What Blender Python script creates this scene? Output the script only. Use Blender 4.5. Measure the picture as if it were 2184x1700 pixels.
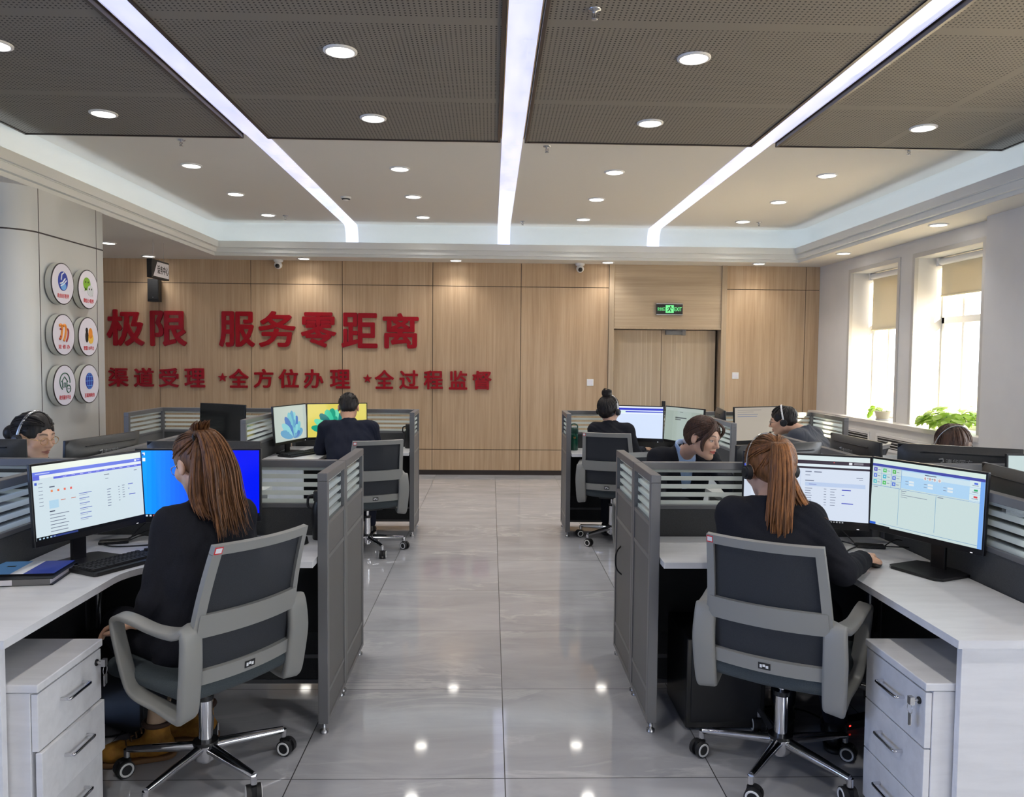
import bpy, bmesh, math, random
import numpy as np
from math import sin, cos, pi, radians, sqrt, atan2
from mathutils import Vector, Matrix, Euler, Quaternion

for _o in list(bpy.data.objects):
    bpy.data.objects.remove(_o, do_unlink=True)
SC = bpy.context.scene
COL = SC.collection

# ------------------------------------------------------------------ camera, sky, sun, exposure
cam_d = bpy.data.cameras.new('camera')
cam = bpy.data.objects.new('camera', cam_d)
COL.objects.link(cam)
cam_d.sensor_width = 36.0
cam_d.lens = 1670.07 / 2184 * 36.0
cam_d.clip_start = 0.05
_p, _y, _r = .0502, .0270, .0093
_f = Vector((sin(_y) * cos(_p), cos(_y) * cos(_p), -sin(_p)))
_rt = Vector((cos(_y), -sin(_y), 0))
_up = _rt.cross(_f)
_r2 = _rt * cos(_r) + _up * sin(_r)
_u2 = _up * cos(_r) - _rt * sin(_r)
cam.matrix_world = Matrix(((_r2.x, _u2.x, -_f.x, 0), (_r2.y, _u2.y, -_f.y, 0), (_r2.z, _u2.z, -_f.z, 1.5763), (0, 0, 0, 1)))
SC.camera = cam

SC.view_settings.view_transform = 'Standard'
SC.view_settings.look = 'None'
SC.view_settings.gamma = 1
SC.view_settings.use_curve_mapping = False
SC.view_settings.exposure = 0.60
SC.cycles.use_denoising = True
SC.cycles.max_bounces = 8
SC.cycles.diffuse_bounces = 5
SC.cycles.glossy_bounces = 4
SC.cycles.transparent_max_bounces = 24
SC.cycles.transmission_bounces = 6
SC.cycles.caustics_reflective = False
SC.cycles.caustics_refractive = False
SC.cycles.sample_clamp_indirect = 4.0

world = bpy.data.worlds.new('sky')
SC.world = world
world.use_nodes = True
_bg = world.node_tree.nodes['Background']
_bg.inputs[0].default_value = (0.86, 0.92, 1.0, 1)
_bg.inputs[1].default_value = 7.0

sun_d = bpy.data.lights.new('sun', 'SUN')
sun_d.energy = 150.0
sun_d.color = (1.0, 0.84, 0.56)
sun_d.angle = radians(0.6)
sun = bpy.data.objects.new('sun', sun_d)
COL.objects.link(sun)
sun.location = (8, -6, 6)
sun.rotation_euler = Vector((-.33, .91, -.24)).to_track_quat('-Z', 'Y').to_euler()

def portal(name, loc, rot, sx, sy):
    d = bpy.data.lights.new(name, 'AREA')
    d.shape = 'RECTANGLE'; d.size = sx; d.size_y = sy
    d.cycles.is_portal = True
    o = bpy.data.objects.new(name, d); COL.objects.link(o)
    o.location = loc; o.rotation_euler = rot
    return o
WIN_R = [(8.53, 9.67), (7.04, 8.19), (3.6, 4.9), (1.9, 3.2), (-1.2, 0.4)]   # window openings in the right wall
WIN_L = [(-2.6, -0.6), (0.2, 2.4)]                                            # window openings in the left wall
for _a, _b in WIN_R:
    portal('window_light', (4.86, (_a + _b) / 2, 1.80), (0, radians(90), 0), 1.8, _b - _a)
for _a, _b in WIN_L:
    portal('window_light', (-7.12, (_a + _b) / 2, 1.75), (0, radians(-90), 0), 1.9, _b - _a)

FILL_F = [(2.0, 4.1)]                                # unseen opening added behind the camera to light surfaces that face it
for _a, _b in FILL_F:
    portal('window_light', ((_a + _b) / 2, -3.5, 1.8), (radians(-90), 0, 0), _b - _a, 1.8)

# ------------------------------------------------------------------ materials
def lin(c):
    r = []
    for v in c[:3]:
        v = v / 255.0
        r.append(v / 12.92 if v <= .04045 else ((v + .055) / 1.055) ** 2.4)
    return (r[0], r[1], r[2], 1.0)

def mat(name, rgb, rough=.5, metal=0.0, emit=None, es=1.0, spec=.5, coat=0.0, sheen=0.0):
    m = bpy.data.materials.new(name); m.use_nodes = True
    b = m.node_tree.nodes['Principled BSDF']
    b.inputs['Base Color'].default_value = lin(rgb)
    b.inputs['Roughness'].default_value = rough
    b.inputs['Metallic'].default_value = metal
    b.inputs['Specular IOR Level'].default_value = spec
    if coat: b.inputs['Coat Weight'].default_value = coat
    if sheen: b.inputs['Sheen Weight'].default_value = sheen
    if emit is not None:
        b.inputs['Emission Color'].default_value = lin(emit)
        b.inputs['Emission Strength'].default_value = es
    return m

class NT:
    def __init__(s, m):
        s.m = m; s.n = m.node_tree.nodes; s.l = m.node_tree.links
        s.b = s.n.get('Principled BSDF')
    def new(s, t, **k):
        n = s.n.new(t)
        for a, v in k.items(): setattr(n, a, v)
        return n
    def link(s, a, b): s.l.new(a, b)
    def math(s, op, a, b=None, c=None, clamp=False):
        n = s.new('ShaderNodeMath', operation=op); n.use_clamp = clamp
        for i, v in enumerate((a, b, c)):
            if v is None: continue
            if hasattr(v, 'is_linked'): s.link(v, n.inputs[i])
            else: n.inputs[i].default_value = v
        return n.outputs[0]
    def mix(s, f, a, b):
        n = s.new('ShaderNodeMix', data_type='RGBA')
        for i, v in ((0, f), (6, a), (7, b)):
            if hasattr(v, 'is_linked'): s.link(v, n.inputs[i])
            else: n.inputs[i].default_value = v
        return n.outputs[2]
    def coord(s, kind='Object', scale=(1, 1, 1), rot=(0, 0, 0)):
        t = s.new('ShaderNodeTexCoord'); mp = s.new('ShaderNodeMapping')
        mp.inputs['Scale'].default_value = scale; mp.inputs['Rotation'].default_value = rot
        s.link(t.outputs[kind], mp.inputs[0]); return mp.outputs[0]
    def noise(s, vec, scale, detail=4, rough=.5, dist=0.0):
        n = s.new('ShaderNodeTexNoise'); s.link(vec, n.inputs['Vector'])
        n.inputs['Scale'].default_value = scale; n.inputs['Detail'].default_value = detail
        n.inputs['Roughness'].default_value = rough; n.inputs['Distortion'].default_value = dist
        return n.outputs[0]
    def ramp(s, f, *st):
        n = s.new('ShaderNodeValToRGB'); e = n.color_ramp.elements
        while len(e) < len(st): e.new(.5)
        for i, (p, c) in enumerate(st): e[i].position = p; e[i].color = c
        s.link(f, n.inputs[0]); return n.outputs[0]
    def sep(s, v):
        n = s.new('ShaderNodeSeparateXYZ'); s.link(v, n.inputs[0]); return n.outputs
    def bump(s, h, strength=.2, dist=.01):
        n = s.new('ShaderNodeBump'); n.inputs['Strength'].default_value = strength; n.inputs['Distance'].default_value = dist
        s.link(h, n.inputs['Height']); s.link(n.outputs[0], s.b.inputs['Normal'])

def noisy(name, rgb, rgb2, scale=(8, 8, 8), rough=.5, bump=0.0, detail=4, **k):
    m = mat(name, rgb, rough, **k); t = NT(m)
    v = t.coord('Object', scale); f = t.noise(v, 1.0, detail)
    t.link(t.ramp(f, (.3, lin(rgb)), (.7, lin(rgb2))), t.b.inputs['Base Color'])
    if bump: t.bump(f, bump, .004)
    return m

M = {}
M['white_wall'] = noisy('white_wall_paint', (214, 213, 212), (220, 219, 217), (3, 3, 3), .75)
M['ceil'] = mat('white_ceiling_paint', (214, 211, 205), .8)
M['cove'] = mat('white_cove_paint', (222, 224, 222), .6)
M['dark_trim'] = mat('dark_brown_trim', (46, 38, 36), .4)
M['metal'] = mat('brushed_grey_metal', (116, 116, 118), .38, .35)
M['metal_lt'] = mat('light_grey_metal', (158, 158, 160), .35, .45)
M['panel'] = noisy('grey_laminate', (100, 99, 99), (104, 103, 103), (5, 5, 5), .5)
M['fabric'] = noisy('charcoal_fabric', (58, 59, 60), (72, 73, 74), (400, 400, 400), .9, .2)
M['dark_board'] = mat('dark_board', (40, 41, 42), .7)
M['desk'] = None
M['black'] = mat('black_plastic', (22, 22, 24), .35)
M['black_matte'] = mat('black_matte_plastic', (30, 30, 32), .6)
M['bezel'] = mat('monitor_black', (24, 24, 27), .32)
M['mon_back'] = noisy('monitor_back_plastic', (55, 55, 55), (61, 61, 60), (90, 90, 90), .42)
M['screen_off'] = mat('dark_screen', (14, 15, 17), .12)
M['chrome'] = mat('chrome', (215, 215, 218), .09, 1.0)
M['plastic_gray'] = mat('grey_chair_plastic', (138, 138, 135), .42)
M['rubber'] = mat('black_rubber', (26, 26, 28), .55)
M['white_pl'] = mat('white_plastic', (226, 226, 226), .35)
M['red'] = mat('red_acrylic', (150, 14, 28), .32, spec=.3)
M['red_ink'] = mat('red_ink', (205, 40, 48), .5)
M['ink'] = mat('black_ink', (30, 30, 32), .5)
M['steel'] = mat('steel', (180, 180, 182), .25, .9)
M['white_card'] = mat('white_card', (225, 222, 228), .35)
M['glow'] = mat('downlight_glow', (255, 255, 255), .4, emit=(255, 250, 240), es=9.0)

def desk_mat():
    m = mat('white_desk_laminate', (205, 205, 208), .32); t = NT(m)
    v = t.coord('Object', (2.2, 14, 14)); f = t.noise(v, 1.6, 6, .6, .4)
    t.link(t.ramp(f, (.3, lin((214, 214, 216))), (.6, lin((224, 224, 226)))), t.b.inputs['Base Color'])
    return m
M['desk'] = desk_mat()

def floor_mat():
    m = mat('grey_marble_tile', (150, 150, 154), .06, spec=.5); t = NT(m); t.b.inputs['IOR'].default_value = 1.72
    tc = t.new('ShaderNodeTexCoord'); P = tc.outputs['Object']
    x, y, z = t.sep(P)
    T = .8
    fx = t.math('MULTIPLY', t.math('SUBTRACT', x, .0642), 1 / T); fy = t.math('MULTIPLY', t.math('SUBTRACT', y, 2.871), 1 / T)
    cx = t.math('FLOOR', fx); cy = t.math('FLOOR', fy)
    # per-tile offset of the vein pattern
    cb = t.new('ShaderNodeCombineXYZ')
    t.link(t.math('MULTIPLY', cx, 7.31), cb.inputs[0]); t.link(t.math('MULTIPLY', cy, 3.17), cb.inputs[1]); t.link(t.math('ADD', cx, cy), cb.inputs[2])
    va = t.new('ShaderNodeVectorMath', operation='ADD'); t.link(P, va.inputs[0]); t.link(cb.outputs[0], va.inputs[1])
    mp = t.new('ShaderNodeMapping'); mp.inputs['Scale'].default_value = (.75, 2.1, 1); mp.inputs['Rotation'].default_value = (0, 0, radians(-24))
    t.link(va.outputs[0], mp.inputs[0])
    base = t.noise(mp.outputs[0], 1.7, 6, .62, .8)
    vein = t.noise(mp.outputs[0], 1.25, 9, .62, 1.1)
    v1 = t.math('ABSOLUTE', t.math('SUBTRACT', vein, .5))
    v2 = t.math('SUBTRACT', 1.0, t.math('MULTIPLY', v1, 26.0), clamp=True)
    pick = t.noise(mp.outputs[0], .9, 2)
    vm = t.math('MULTIPLY', t.math('MULTIPLY', v2, .36), t.ramp(pick, (.44, (0, 0, 0, 1)), (.60, (1, 1, 1, 1))))
    c = t.ramp(base, (.25, lin((160, 161, 166))), (.75, lin((188, 189, 194))))
    c = t.mix(vm, c, lin((222, 222, 223)))
    def edge(f):
        fr = t.math('FRACT', f)
        return t.math('MINIMUM', fr, t.math('SUBTRACT', 1.0, fr))
    ex = t.math('LESS_THAN', edge(fx), .0026); ey = t.math('LESS_THAN', edge(fy), .0026)
    g = t.math('MAXIMUM', ex, ey)
    t.link(t.mix(g, c, lin((44, 44, 46))), t.b.inputs['Base Color'])
    t.link(t.math('ADD', t.math('MULTIPLY', g, .5), .055), t.b.inputs['Roughness'])
    return m
M['floor'] = floor_mat()

def wood_mat(name, a, b, vertical=True, rough=.42):
    m = mat(name, a, rough, spec=.4); t = NT(m)
    s = (38, 38, 1.1) if vertical else (1.1, 38, 38)
    v = t.coord('Object', s); f = t.noise(v, 1.0, 6, .65, .25)
    f2 = t.noise(t.coord('Object', tuple(k * .22 for k in s)), 1.0, 3)
    ff = t.math('ADD', t.math('MULTIPLY', f, .65), t.math('MULTIPLY', f2, .35))
    t.link(t.ramp(ff, (.34, lin(b)), (.62, lin(a))), t.b.inputs['Base Color'])
    t.bump(f, .06, .002)
    return m
M['wood'] = wood_mat('oak_wall_panel', (196, 170, 140), (170, 143, 113))
M['wood_gray'] = wood_mat('greyish_oak_frame', (184, 166, 142), (166, 147, 123))
M['wood_h'] = wood_mat('greyish_oak_transom', (186, 168, 144), (166, 147, 124), False)
M['seam'] = mat('panel_seam', (58, 46, 38), .7)

def perf_mat():
    m = mat('grey_perforated_board', (118, 115, 110), .8); t = NT(m)
    tc = t.new('ShaderNodeTexCoord'); x, y, z = t.sep(tc.outputs['Object'])
    S = .0262
    fx = t.math('FRACT', t.math('MULTIPLY', x, 1 / S)); fy = t.math('FRACT', t.math('MULTIPLY', y, 1 / S))
    dx = t.math('SUBTRACT', fx, .5); dy = t.math('SUBTRACT', fy, .5)
    d = t.math('SQRT', t.math('ADD', t.math('MULTIPLY', dx, dx), t.math('MULTIPLY', dy, dy)))
    hole = t.math('LESS_THAN', d, .215)
    # plain bands between the boards
    by = t.math('FRACT', t.math('MULTIPLY', t.math('SUBTRACT', y, 5.19), 1 / 1.19))
    be = t.math('MINIMUM', by, t.math('SUBTRACT', 1.0, by))
    k = t.math('GREATER_THAN', be, .034)
    bx = t.math('ABSOLUTE', t.math('SUBTRACT', x, 3.02)); k2 = t.math('GREATER_THAN', bx, .03)
    bx3 = t.math('ABSOLUTE', t.math('SUBTRACT', x, 3.62)); k3 = t.math('GREATER_THAN', bx3, .03)
    f = t.math('MULTIPLY', t.math('MULTIPLY', hole, k), t.math('MULTIPLY', k2, k3))
    t.link(t.mix(f, lin((118, 115, 110)), lin((34, 33, 32))), t.b.inputs['Base Color'])
    return m
M['perf'] = perf_mat()

def glass_mat(name, tint=(1, 1, 1, 1), refl=.06):
    m = bpy.data.materials.new(name); m.use_nodes = True
    n = m.node_tree.nodes; l = m.node_tree.links; n.clear()
    out = n.new('ShaderNodeOutputMaterial'); tr = n.new('ShaderNodeBsdfTransparent'); gl = n.new('ShaderNodeBsdfGlossy')
    tr.inputs[0].default_value = tint; gl.inputs['Roughness'].default_value = .02
    lw = n.new('ShaderNodeLayerWeight'); lw.inputs['Blend'].default_value = .25
    mx = n.new('ShaderNodeMixShader'); mu = n.new('ShaderNodeMath'); mu.operation = 'MULTIPLY_ADD'
    l.new(lw.outputs['Fresnel'], mu.inputs[0]); mu.inputs[1].default_value = .6; mu.inputs[2].default_value = refl * .3
    l.new(mu.outputs[0], mx.inputs[0]); l.new(tr.outputs[0], mx.inputs[1]); l.new(gl.outputs[0], mx.inputs[2]); l.new(mx.outputs[0], out.inputs[0])
    return m
M['glass'] = glass_mat('clear_glass'); M['light_tint_glass'] = glass_mat('blue_light_tint', (.66, .77, 1, 1))

def frosted_mat():
    # clear glass with five horizontal frosted bands (object z measured from the pane's foot)
    m = glass_mat('striped_frosted_glass', (.93, .96, .95, 1)); n = m.node_tree.nodes; l = m.node_tree.links
    out = [k for k in n if k.type == 'OUTPUT_MATERIAL'][0]; old = out.inputs[0].links[0].from_socket
    tc = n.new('ShaderNodeTexCoord'); sp = n.new('ShaderNodeSeparateXYZ'); l.new(tc.outputs['Object'], sp.inputs[0])
    a = n.new('ShaderNodeMath'); a.operation = 'MULTIPLY_ADD'; a.inputs[1].default_value = 1 / .0385; a.inputs[2].default_value = -.897 / .0385
    l.new(sp.outputs[2], a.inputs[0])
    fr = n.new('ShaderNodeMath'); fr.operation = 'FRACT'; l.new(a.outputs[0], fr.inputs[0])
    lt = n.new('ShaderNodeMath'); lt.operation = 'LESS_THAN'; lt.inputs[1].default_value = .52; l.new(fr.outputs[0], lt.inputs[0])
    df = n.new('ShaderNodeBsdfDiffuse'); df.inputs[0].default_value = lin((232, 238, 234)); tl = n.new('ShaderNodeBsdfTranslucent'); tl.inputs[0].default_value = lin((238, 244, 240))
    m1 = n.new('ShaderNodeMixShader'); m1.inputs[0].default_value = .6; l.new(df.outputs[0], m1.inputs[1]); l.new(tl.outputs[0], m1.inputs[2])
    tp = n.new('ShaderNodeBsdfTransparent'); m0 = n.new('ShaderNodeMixShader'); m0.inputs[0].default_value = .08
    l.new(m1.outputs[0], m0.inputs[1]); l.new(tp.outputs[0], m0.inputs[2])
    m2 = n.new('ShaderNodeMixShader'); l.new(lt.outputs[0], m2.inputs[0]); l.new(old, m2.inputs[1]); l.new(m0.outputs[0], m2.inputs[2])
    l.new(m2.outputs[0], out.inputs[0])
    return m
M['frost'] = frosted_mat()

def strip_mat():
    m = mat('lit_acrylic_strip', (230, 232, 245), .08, emit=(214, 219, 250), es=.62); t = NT(m)
    tc = t.new('ShaderNodeTexCoord'); x, y, z = t.sep(tc.outputs['Object'])
    f = t.noise(t.coord('Object', (9, 2.6, 1)), 1.0, 2)
    c = t.ramp(f, (.3, lin((196, 203, 250))), (.7, lin((226, 229, 250))))
    j = t.math('FRACT', t.math('MULTIPLY', t.math('ADD', y, .35), 1 / .42)); e = t.math('LESS_THAN', j, .02)
    t.link(t.mix(t.math('MULTIPLY', e, .5), c, lin((170, 180, 235))), t.b.inputs['Emission Color'])
    return m
M['strip'] = strip_mat()
M['cove_led'] = mat('cove_led', (255, 255, 255), .5, emit=(232, 244, 255), es=4.6)

def emis(rgb, es=1.0):
    k = ('emis', rgb, es)
    if k not in M:
        m = mat('screen_light', (6, 6, 7), .22, emit=rgb, es=es * .8); M[k] = m
    return M[k]

def hair_mat(name, a, b):
    m = mat(name, a, .46, spec=.3); t = NT(m)
    f = t.noise(t.coord('Object', (120, 120, 14)), 1.0, 4, .6)
    t.link(t.ramp(f, (.3, lin(b)), (.7, lin(a))), t.b.inputs['Base Color'])
    t.bump(f, .35, .004)
    return m
for _n_, _a, _b in (('hair_brown', (128, 86, 52), (74, 46, 30)), ('hair_ginger', (148, 98, 56), (90, 56, 32))):
    M[_n_] = hair_mat(_n_.split('_')[1] + '_hair', _a, _b)
    M[_n_ + '_d'] = hair_mat(_n_.split('_')[1] + '_hair_deep', tuple(k * .84 for k in _a), tuple(k * .8 for k in _b))
    M[_n_ + '_l'] = hair_mat(_n_.split('_')[1] + '_hair_light', tuple(min(255, k * 1.13) for k in _a), tuple(k * 1.1 for k in _b))
M['hair_dark'] = hair_mat('dark_brown_hair', (92, 64, 50), (50, 36, 30))
M['hair_black'] = hair_mat('black_hair', (44, 38, 36), (18, 16, 16))
M['suit'] = noisy('navy_black_suit', (26, 27, 33), (33, 34, 41), (300, 300, 300), .85, .12, spec=.2)
M['suit_navy'] = noisy('navy_suit', (24, 27, 41), (30, 34, 49), (300, 300, 300), .85, .12, spec=.2)
M['jacket_gray'] = noisy('dark_grey_jacket', (56, 60, 70), (66, 70, 80), (300, 300, 300), .85, .12)
M['shirt'] = noisy('light_blue_shirt', (156, 182, 222), (170, 194, 230), (50, 50, 50), .8)
M['boot'] = noisy('mustard_boot_leather', (158, 112, 38), (136, 92, 28), (60, 60, 60), .75, .15)
M['sole'] = mat('brown_boot_sole', (104, 74, 44), .7)
M['sock'] = mat('beige_sock', (178, 154, 132), .9)
M['gold'] = mat('gold_wire', (200, 160, 100), .25, .9)
M['eye_white'] = mat('eye_white', (215, 208, 202), .25)
M['iris'] = mat('dark_iris', (34, 22, 18), .15)

def skin_mat():
    m = mat('skin', (205, 160, 135), .48, spec=.4); t = NT(m)
    at = t.new('ShaderNodeAttribute', attribute_name='tone')
    f = t.noise(t.coord('Object', (60, 60, 60)), 1.0, 3)
    c = t.mix(t.math('MULTIPLY', f, .12), at.outputs['Color'], lin((190, 130, 108)))
    t.link(c, t.b.inputs['Base Color'])
    t.b.inputs['Subsurface Weight'].default_value = .08
    t.b.inputs['Subsurface Radius'].default_value = (.01, .004, .002)
    return m
M['skin'] = skin_mat()

# ------------------------------------------------------------------ mesh helpers
def rot(axis, a): return Matrix.Rotation(a, 4, axis)
def tr(x, y, z): return Matrix.Translation((x, y, z))

class MB:
    """collects shapes and links them as one mesh object"""
    def __init__(s): s.v = []; s.f = []; s.mi = []; s.sm = []; s.m = Matrix.Identity(4); s.cur = 0
    def add(s, vs, fs, smooth=False):
        o = len(s.v); m = s.m
        s.v += [tuple(m @ Vector(p)) for p in vs]
        for f in fs: s.f.append(tuple(i + o for i in f)); s.mi.append(s.cur); s.sm.append(smooth)
        return s
    def box(s, x0, y0, z0, x1, y1, z1):
        x0, x1 = min(x0, x1), max(x0, x1); y0, y1 = min(y0, y1), max(y0, y1); z0, z1 = min(z0, z1), max(z0, z1)
        return s.add([(x0, y0, z0), (x1, y0, z0), (x1, y1, z0), (x0, y1, z0), (x0, y0, z1), (x1, y0, z1), (x1, y1, z1), (x0, y1, z1)],
                     [(0, 3, 2, 1), (4, 5, 6, 7), (0, 1, 5, 4), (1, 2, 6, 5), (2, 3, 7, 6), (3, 0, 4, 7)])
    def cbox(s, cx, cy, cz, dx, dy, dz): return s.box(cx - dx / 2, cy - dy / 2, cz - dz / 2, cx + dx / 2, cy + dy / 2, cz + dz / 2)
    def quad(s, *p): return s.add(p, [tuple(range(len(p)))])
    def prism(s, poly, z0, z1, smooth=False):
        """poly is a counter-clockwise xy outline"""
        n = len(poly)
        a = sum(poly[i][0] * poly[(i + 1) % n][1] - poly[(i + 1) % n][0] * poly[i][1] for i in range(n))
        if a < 0: poly = poly[::-1]
        vs = [(x, y, z0) for x, y in poly] + [(x, y, z1) for x, y in poly]
        fs = [tuple(range(n - 1, -1, -1)), tuple(range(n, 2 * n))]
        s.add(vs, fs)
        return s.add(vs, [(i, (i + 1) % n, n + (i + 1) % n, n + i) for i in range(n)], smooth)
    def cyl(s, p, q, r, r2=None, n=20, smooth=True, caps=True):
        return s.tube([p, q], [r, r if r2 is None else r2], n, smooth, caps)
    def tube(s, pts, r, n=10, smooth=True, caps=True, closed=False, sec=None):
        """sweep a circle (or the section sec, a list of 2-D points) along pts"""
        P = [Vector(p) for p in pts]; k = len(P)
        if not isinstance(r, (list, tuple)): r = [r] * k
        sec = sec or [(cos(2 * pi * i / n), sin(2 * pi * i / n)) for i in range(n)]
        n = len(sec)
        T = []
        for i in range(k):
            a = P[(i - 1) % k] if (closed or i > 0) else P[i]; b = P[(i + 1) % k] if (closed or i < k - 1) else P[i]
            t = (b - a); T.append(t.normalized() if t.length > 1e-9 else Vector((0, 0, 1)))
        u = T[0].orthogonal().normalized()
        if abs(T[0].x) < .9: u = (Vector((1, 0, 0)) - T[0] * T[0].x).normalized()
        vs = []
        for i in range(k):
            u = (u - T[i] * u.dot(T[i])); u = u.normalized() if u.length > 1e-6 else T[i].orthogonal().normalized()
            w = T[i].cross(u)
            vs += [tuple(P[i] + (u * a + w * b) * r[i]) for a, b in sec]
        fs = []
        for i in range(k if closed else k - 1):
            j = (i + 1) % k
            for q in range(n): fs.append((i * n + q, i * n + (q + 1) % n, j * n + (q + 1) % n, j * n + q))
        s.add(vs, fs, smooth)
        if caps and not closed:
            s.add(vs[:n], [tuple(range(n - 1, -1, -1))]); s.add(vs[-n:], [tuple(range(n))])
        return s
    def lathe(s, prof, n=28, smooth=True, caps=True):
        """prof: list of (radius, z)"""
        vs = []; fs = []
        for r, z in prof: vs += [(r * cos(2 * pi * i / n), r * sin(2 * pi * i / n), z) for i in range(n)]
        for k in range(len(prof) - 1):
            for i in range(n): fs.append((k * n + i, k * n + (i + 1) % n, (k + 1) * n + (i + 1) % n, (k + 1) * n + i))
        s.add(vs, fs, smooth)
        if not caps: return s
        if prof[0][0] > 1e-6: s.add(vs[:n], [tuple(range(n - 1, -1, -1))])
        if prof[-1][0] > 1e-6: s.add(vs[-n:], [tuple(range(n))])
        return s
    def ball(s, c, r, nu=16, nv=10):
        rx, ry, rz = r if isinstance(r, (tuple, list)) else (r, r, r)
        vs = []; fs = []
        for j in range(nv + 1):
            a = -pi / 2 + pi * j / nv
            for i in range(nu):
                b = 2 * pi * i / nu
                vs.append((c[0] + rx * cos(a) * cos(b), c[1] + ry * cos(a) * sin(b), c[2] + rz * sin(a)))
        for j in range(nv):
            for i in range(nu): fs.append((j * nu + i, j * nu + (i + 1) % nu, (j + 1) * nu + (i + 1) % nu, (j + 1) * nu + i))
        return s.add(vs, fs, True)
    def grid(s, fn, nu, nv, th=0.0, smooth=True):
        """patch fn(u, v) with u, v in 0..1; th adds a back side th metres away (fn gives point, normal)"""
        vs = []; bk = []
        for j in range(nv + 1):
            for i in range(nu + 1):
                p, nn = fn(i / nu, j / nv); vs.append(tuple(p)); bk.append(tuple(Vector(p) - Vector(nn) * th))
        w = nu + 1; N = len(vs); fs = []
        for j in range(nv):
            for i in range(nu): fs.append((j * w + i, j * w + i + 1, (j + 1) * w + i + 1, (j + 1) * w + i))
        if th == 0: return s.add(vs, fs, smooth)
        allv = vs + bk; s.add(allv, fs + [tuple(N + k for k in f[::-1]) for f in fs], smooth)
        e = []
        for i in range(nu):
            e.append((i + 1, i, N + i, N + i + 1)); t = nv * w; e.append((t + i, t + i + 1, N + t + i + 1, N + t + i))
        for j in range(nv):
            e.append((j * w, (j + 1) * w, N + (j + 1) * w, N + j * w)); t = nu; e.append(((j + 1) * w + t, j * w + t, N + j * w + t, N + (j + 1) * w + t))
        return s.add(allv, e)
    def build(s, name, mats, parent=None, bevel=0.0, seg=2, loc=None):
        me = bpy.data.meshes.new(name)
        me.from_pydata(s.v, [], s.f)
        if not isinstance(mats, (list, tuple)): mats = [mats]
        for m in mats: me.materials.append(m)
        me.polygons.foreach_set('material_index', s.mi); me.polygons.foreach_set('use_smooth', s.sm)
        me.update()
        o = bpy.data.objects.new(name, me); COL.objects.link(o)
        if parent is not None: o.parent = parent
        if loc is not None: o.location = loc
        if bevel:
            b = o.modifiers.new('bevel', 'BEVEL'); b.width = bevel; b.segments = seg; b.limit_method = 'ANGLE'; b.angle_limit = radians(40)
            b.harden_normals = False
        return o

def tag(o, label=None, cat=None, group=None, kind=None):
    if label: o['label'] = label
    if cat: o['category'] = cat
    if group: o['group'] = group
    if kind: o['kind'] = kind
    return o
def thing(name, label, cat, loc=(0, 0, 0), rz=0.0, group=None):
    o = bpy.data.objects.new(name, None); COL.objects.link(o)
    o.empty_display_size = .1
    o.location = loc; o.rotation_euler = (0, 0, rz)
    return tag(o, label, cat, group)
def struct(mb, name, m, bevel=0.0):
    o = mb.build(name, m, None, bevel); o['kind'] = 'structure'; return o
def dup(root, label, loc, rz, group=None):
    """a copy of a thing with copies of its parts and their sub-parts (mesh data shared)"""
    def cp(o, par):
        c = o.copy(); COL.objects.link(c)
        if par is not None: c.parent = par
        for ch in list(kids.get(o.name, [])): cp(ch, c)
        return c
    kids = {}
    for o in bpy.data.objects:
        if o.parent: kids.setdefault(o.parent.name, []).append(o)
    c = cp(root, None)
    c.location = loc; c.rotation_euler = (0, 0, rz); c['label'] = label
    if group: c['group'] = group
    return c

def arc(cx, cy, r, a0, a1, n):
    return [(cx + r * cos(radians(a0 + (a1 - a0) * i / n)), cy + r * sin(radians(a0 + (a1 - a0) * i / n))) for i in range(n + 1)]
def spline(pts, n=8, closed=False):
    """Catmull-Rom through pts"""
    P = [Vector(p) for p in pts]; k = len(P); out = []
    for i in range(k if closed else k - 1):
        g = lambda j: P[j % k] if closed else P[max(0, min(k - 1, j))]
        a, b, c, d = g(i - 1), g(i), g(i + 1), g(i + 2)
        for q in range(n):
            t = q / n
            out.append(tuple(.5 * ((2 * b) + (c - a) * t + (2 * a - 5 * b + 4 * c - d) * t * t + (3 * b - a - 3 * c + d) * t ** 3)))
    if not closed: out.append(tuple(P[-1]))
    return out

_tx = {}
def text_geo(body, depth=.02, offset=.0, res=3):
    """outline of body in the built-in font, normalised to the box 0..1 x 0..1 (x, y), extruded along z by depth"""
    k = (body, depth, offset)
    if k in _tx: return _tx[k]
    c = bpy.data.curves.new('t', 'FONT'); c.body = body; c.size = 1; c.extrude = depth / 2; c.offset = offset; c.resolution_u = res
    o = bpy.data.objects.new('t', c); COL.objects.link(o)
    dg = bpy.context.evaluated_depsgraph_get(); dg.update()
    me = bpy.data.meshes.new_from_object(o.evaluated_get(dg))
    vs = [tuple(v.co) for v in me.vertices]; fs = [tuple(p.vertices) for p in me.polygons]
    bpy.data.objects.remove(o); bpy.data.curves.remove(c); bpy.data.meshes.remove(me)
    xs = [v[0] for v in vs]; ys = [v[1] for v in vs]
    x0, x1, y0, y1 = min(xs), max(xs), min(ys), max(ys)
    vs = [((x - x0) / (x1 - x0), (y - y0) / (y1 - y0), z + depth / 2) for x, y, z in vs]
    _tx[k] = (vs, fs, (x1 - x0) / (y1 - y0)); return _tx[k]
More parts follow.
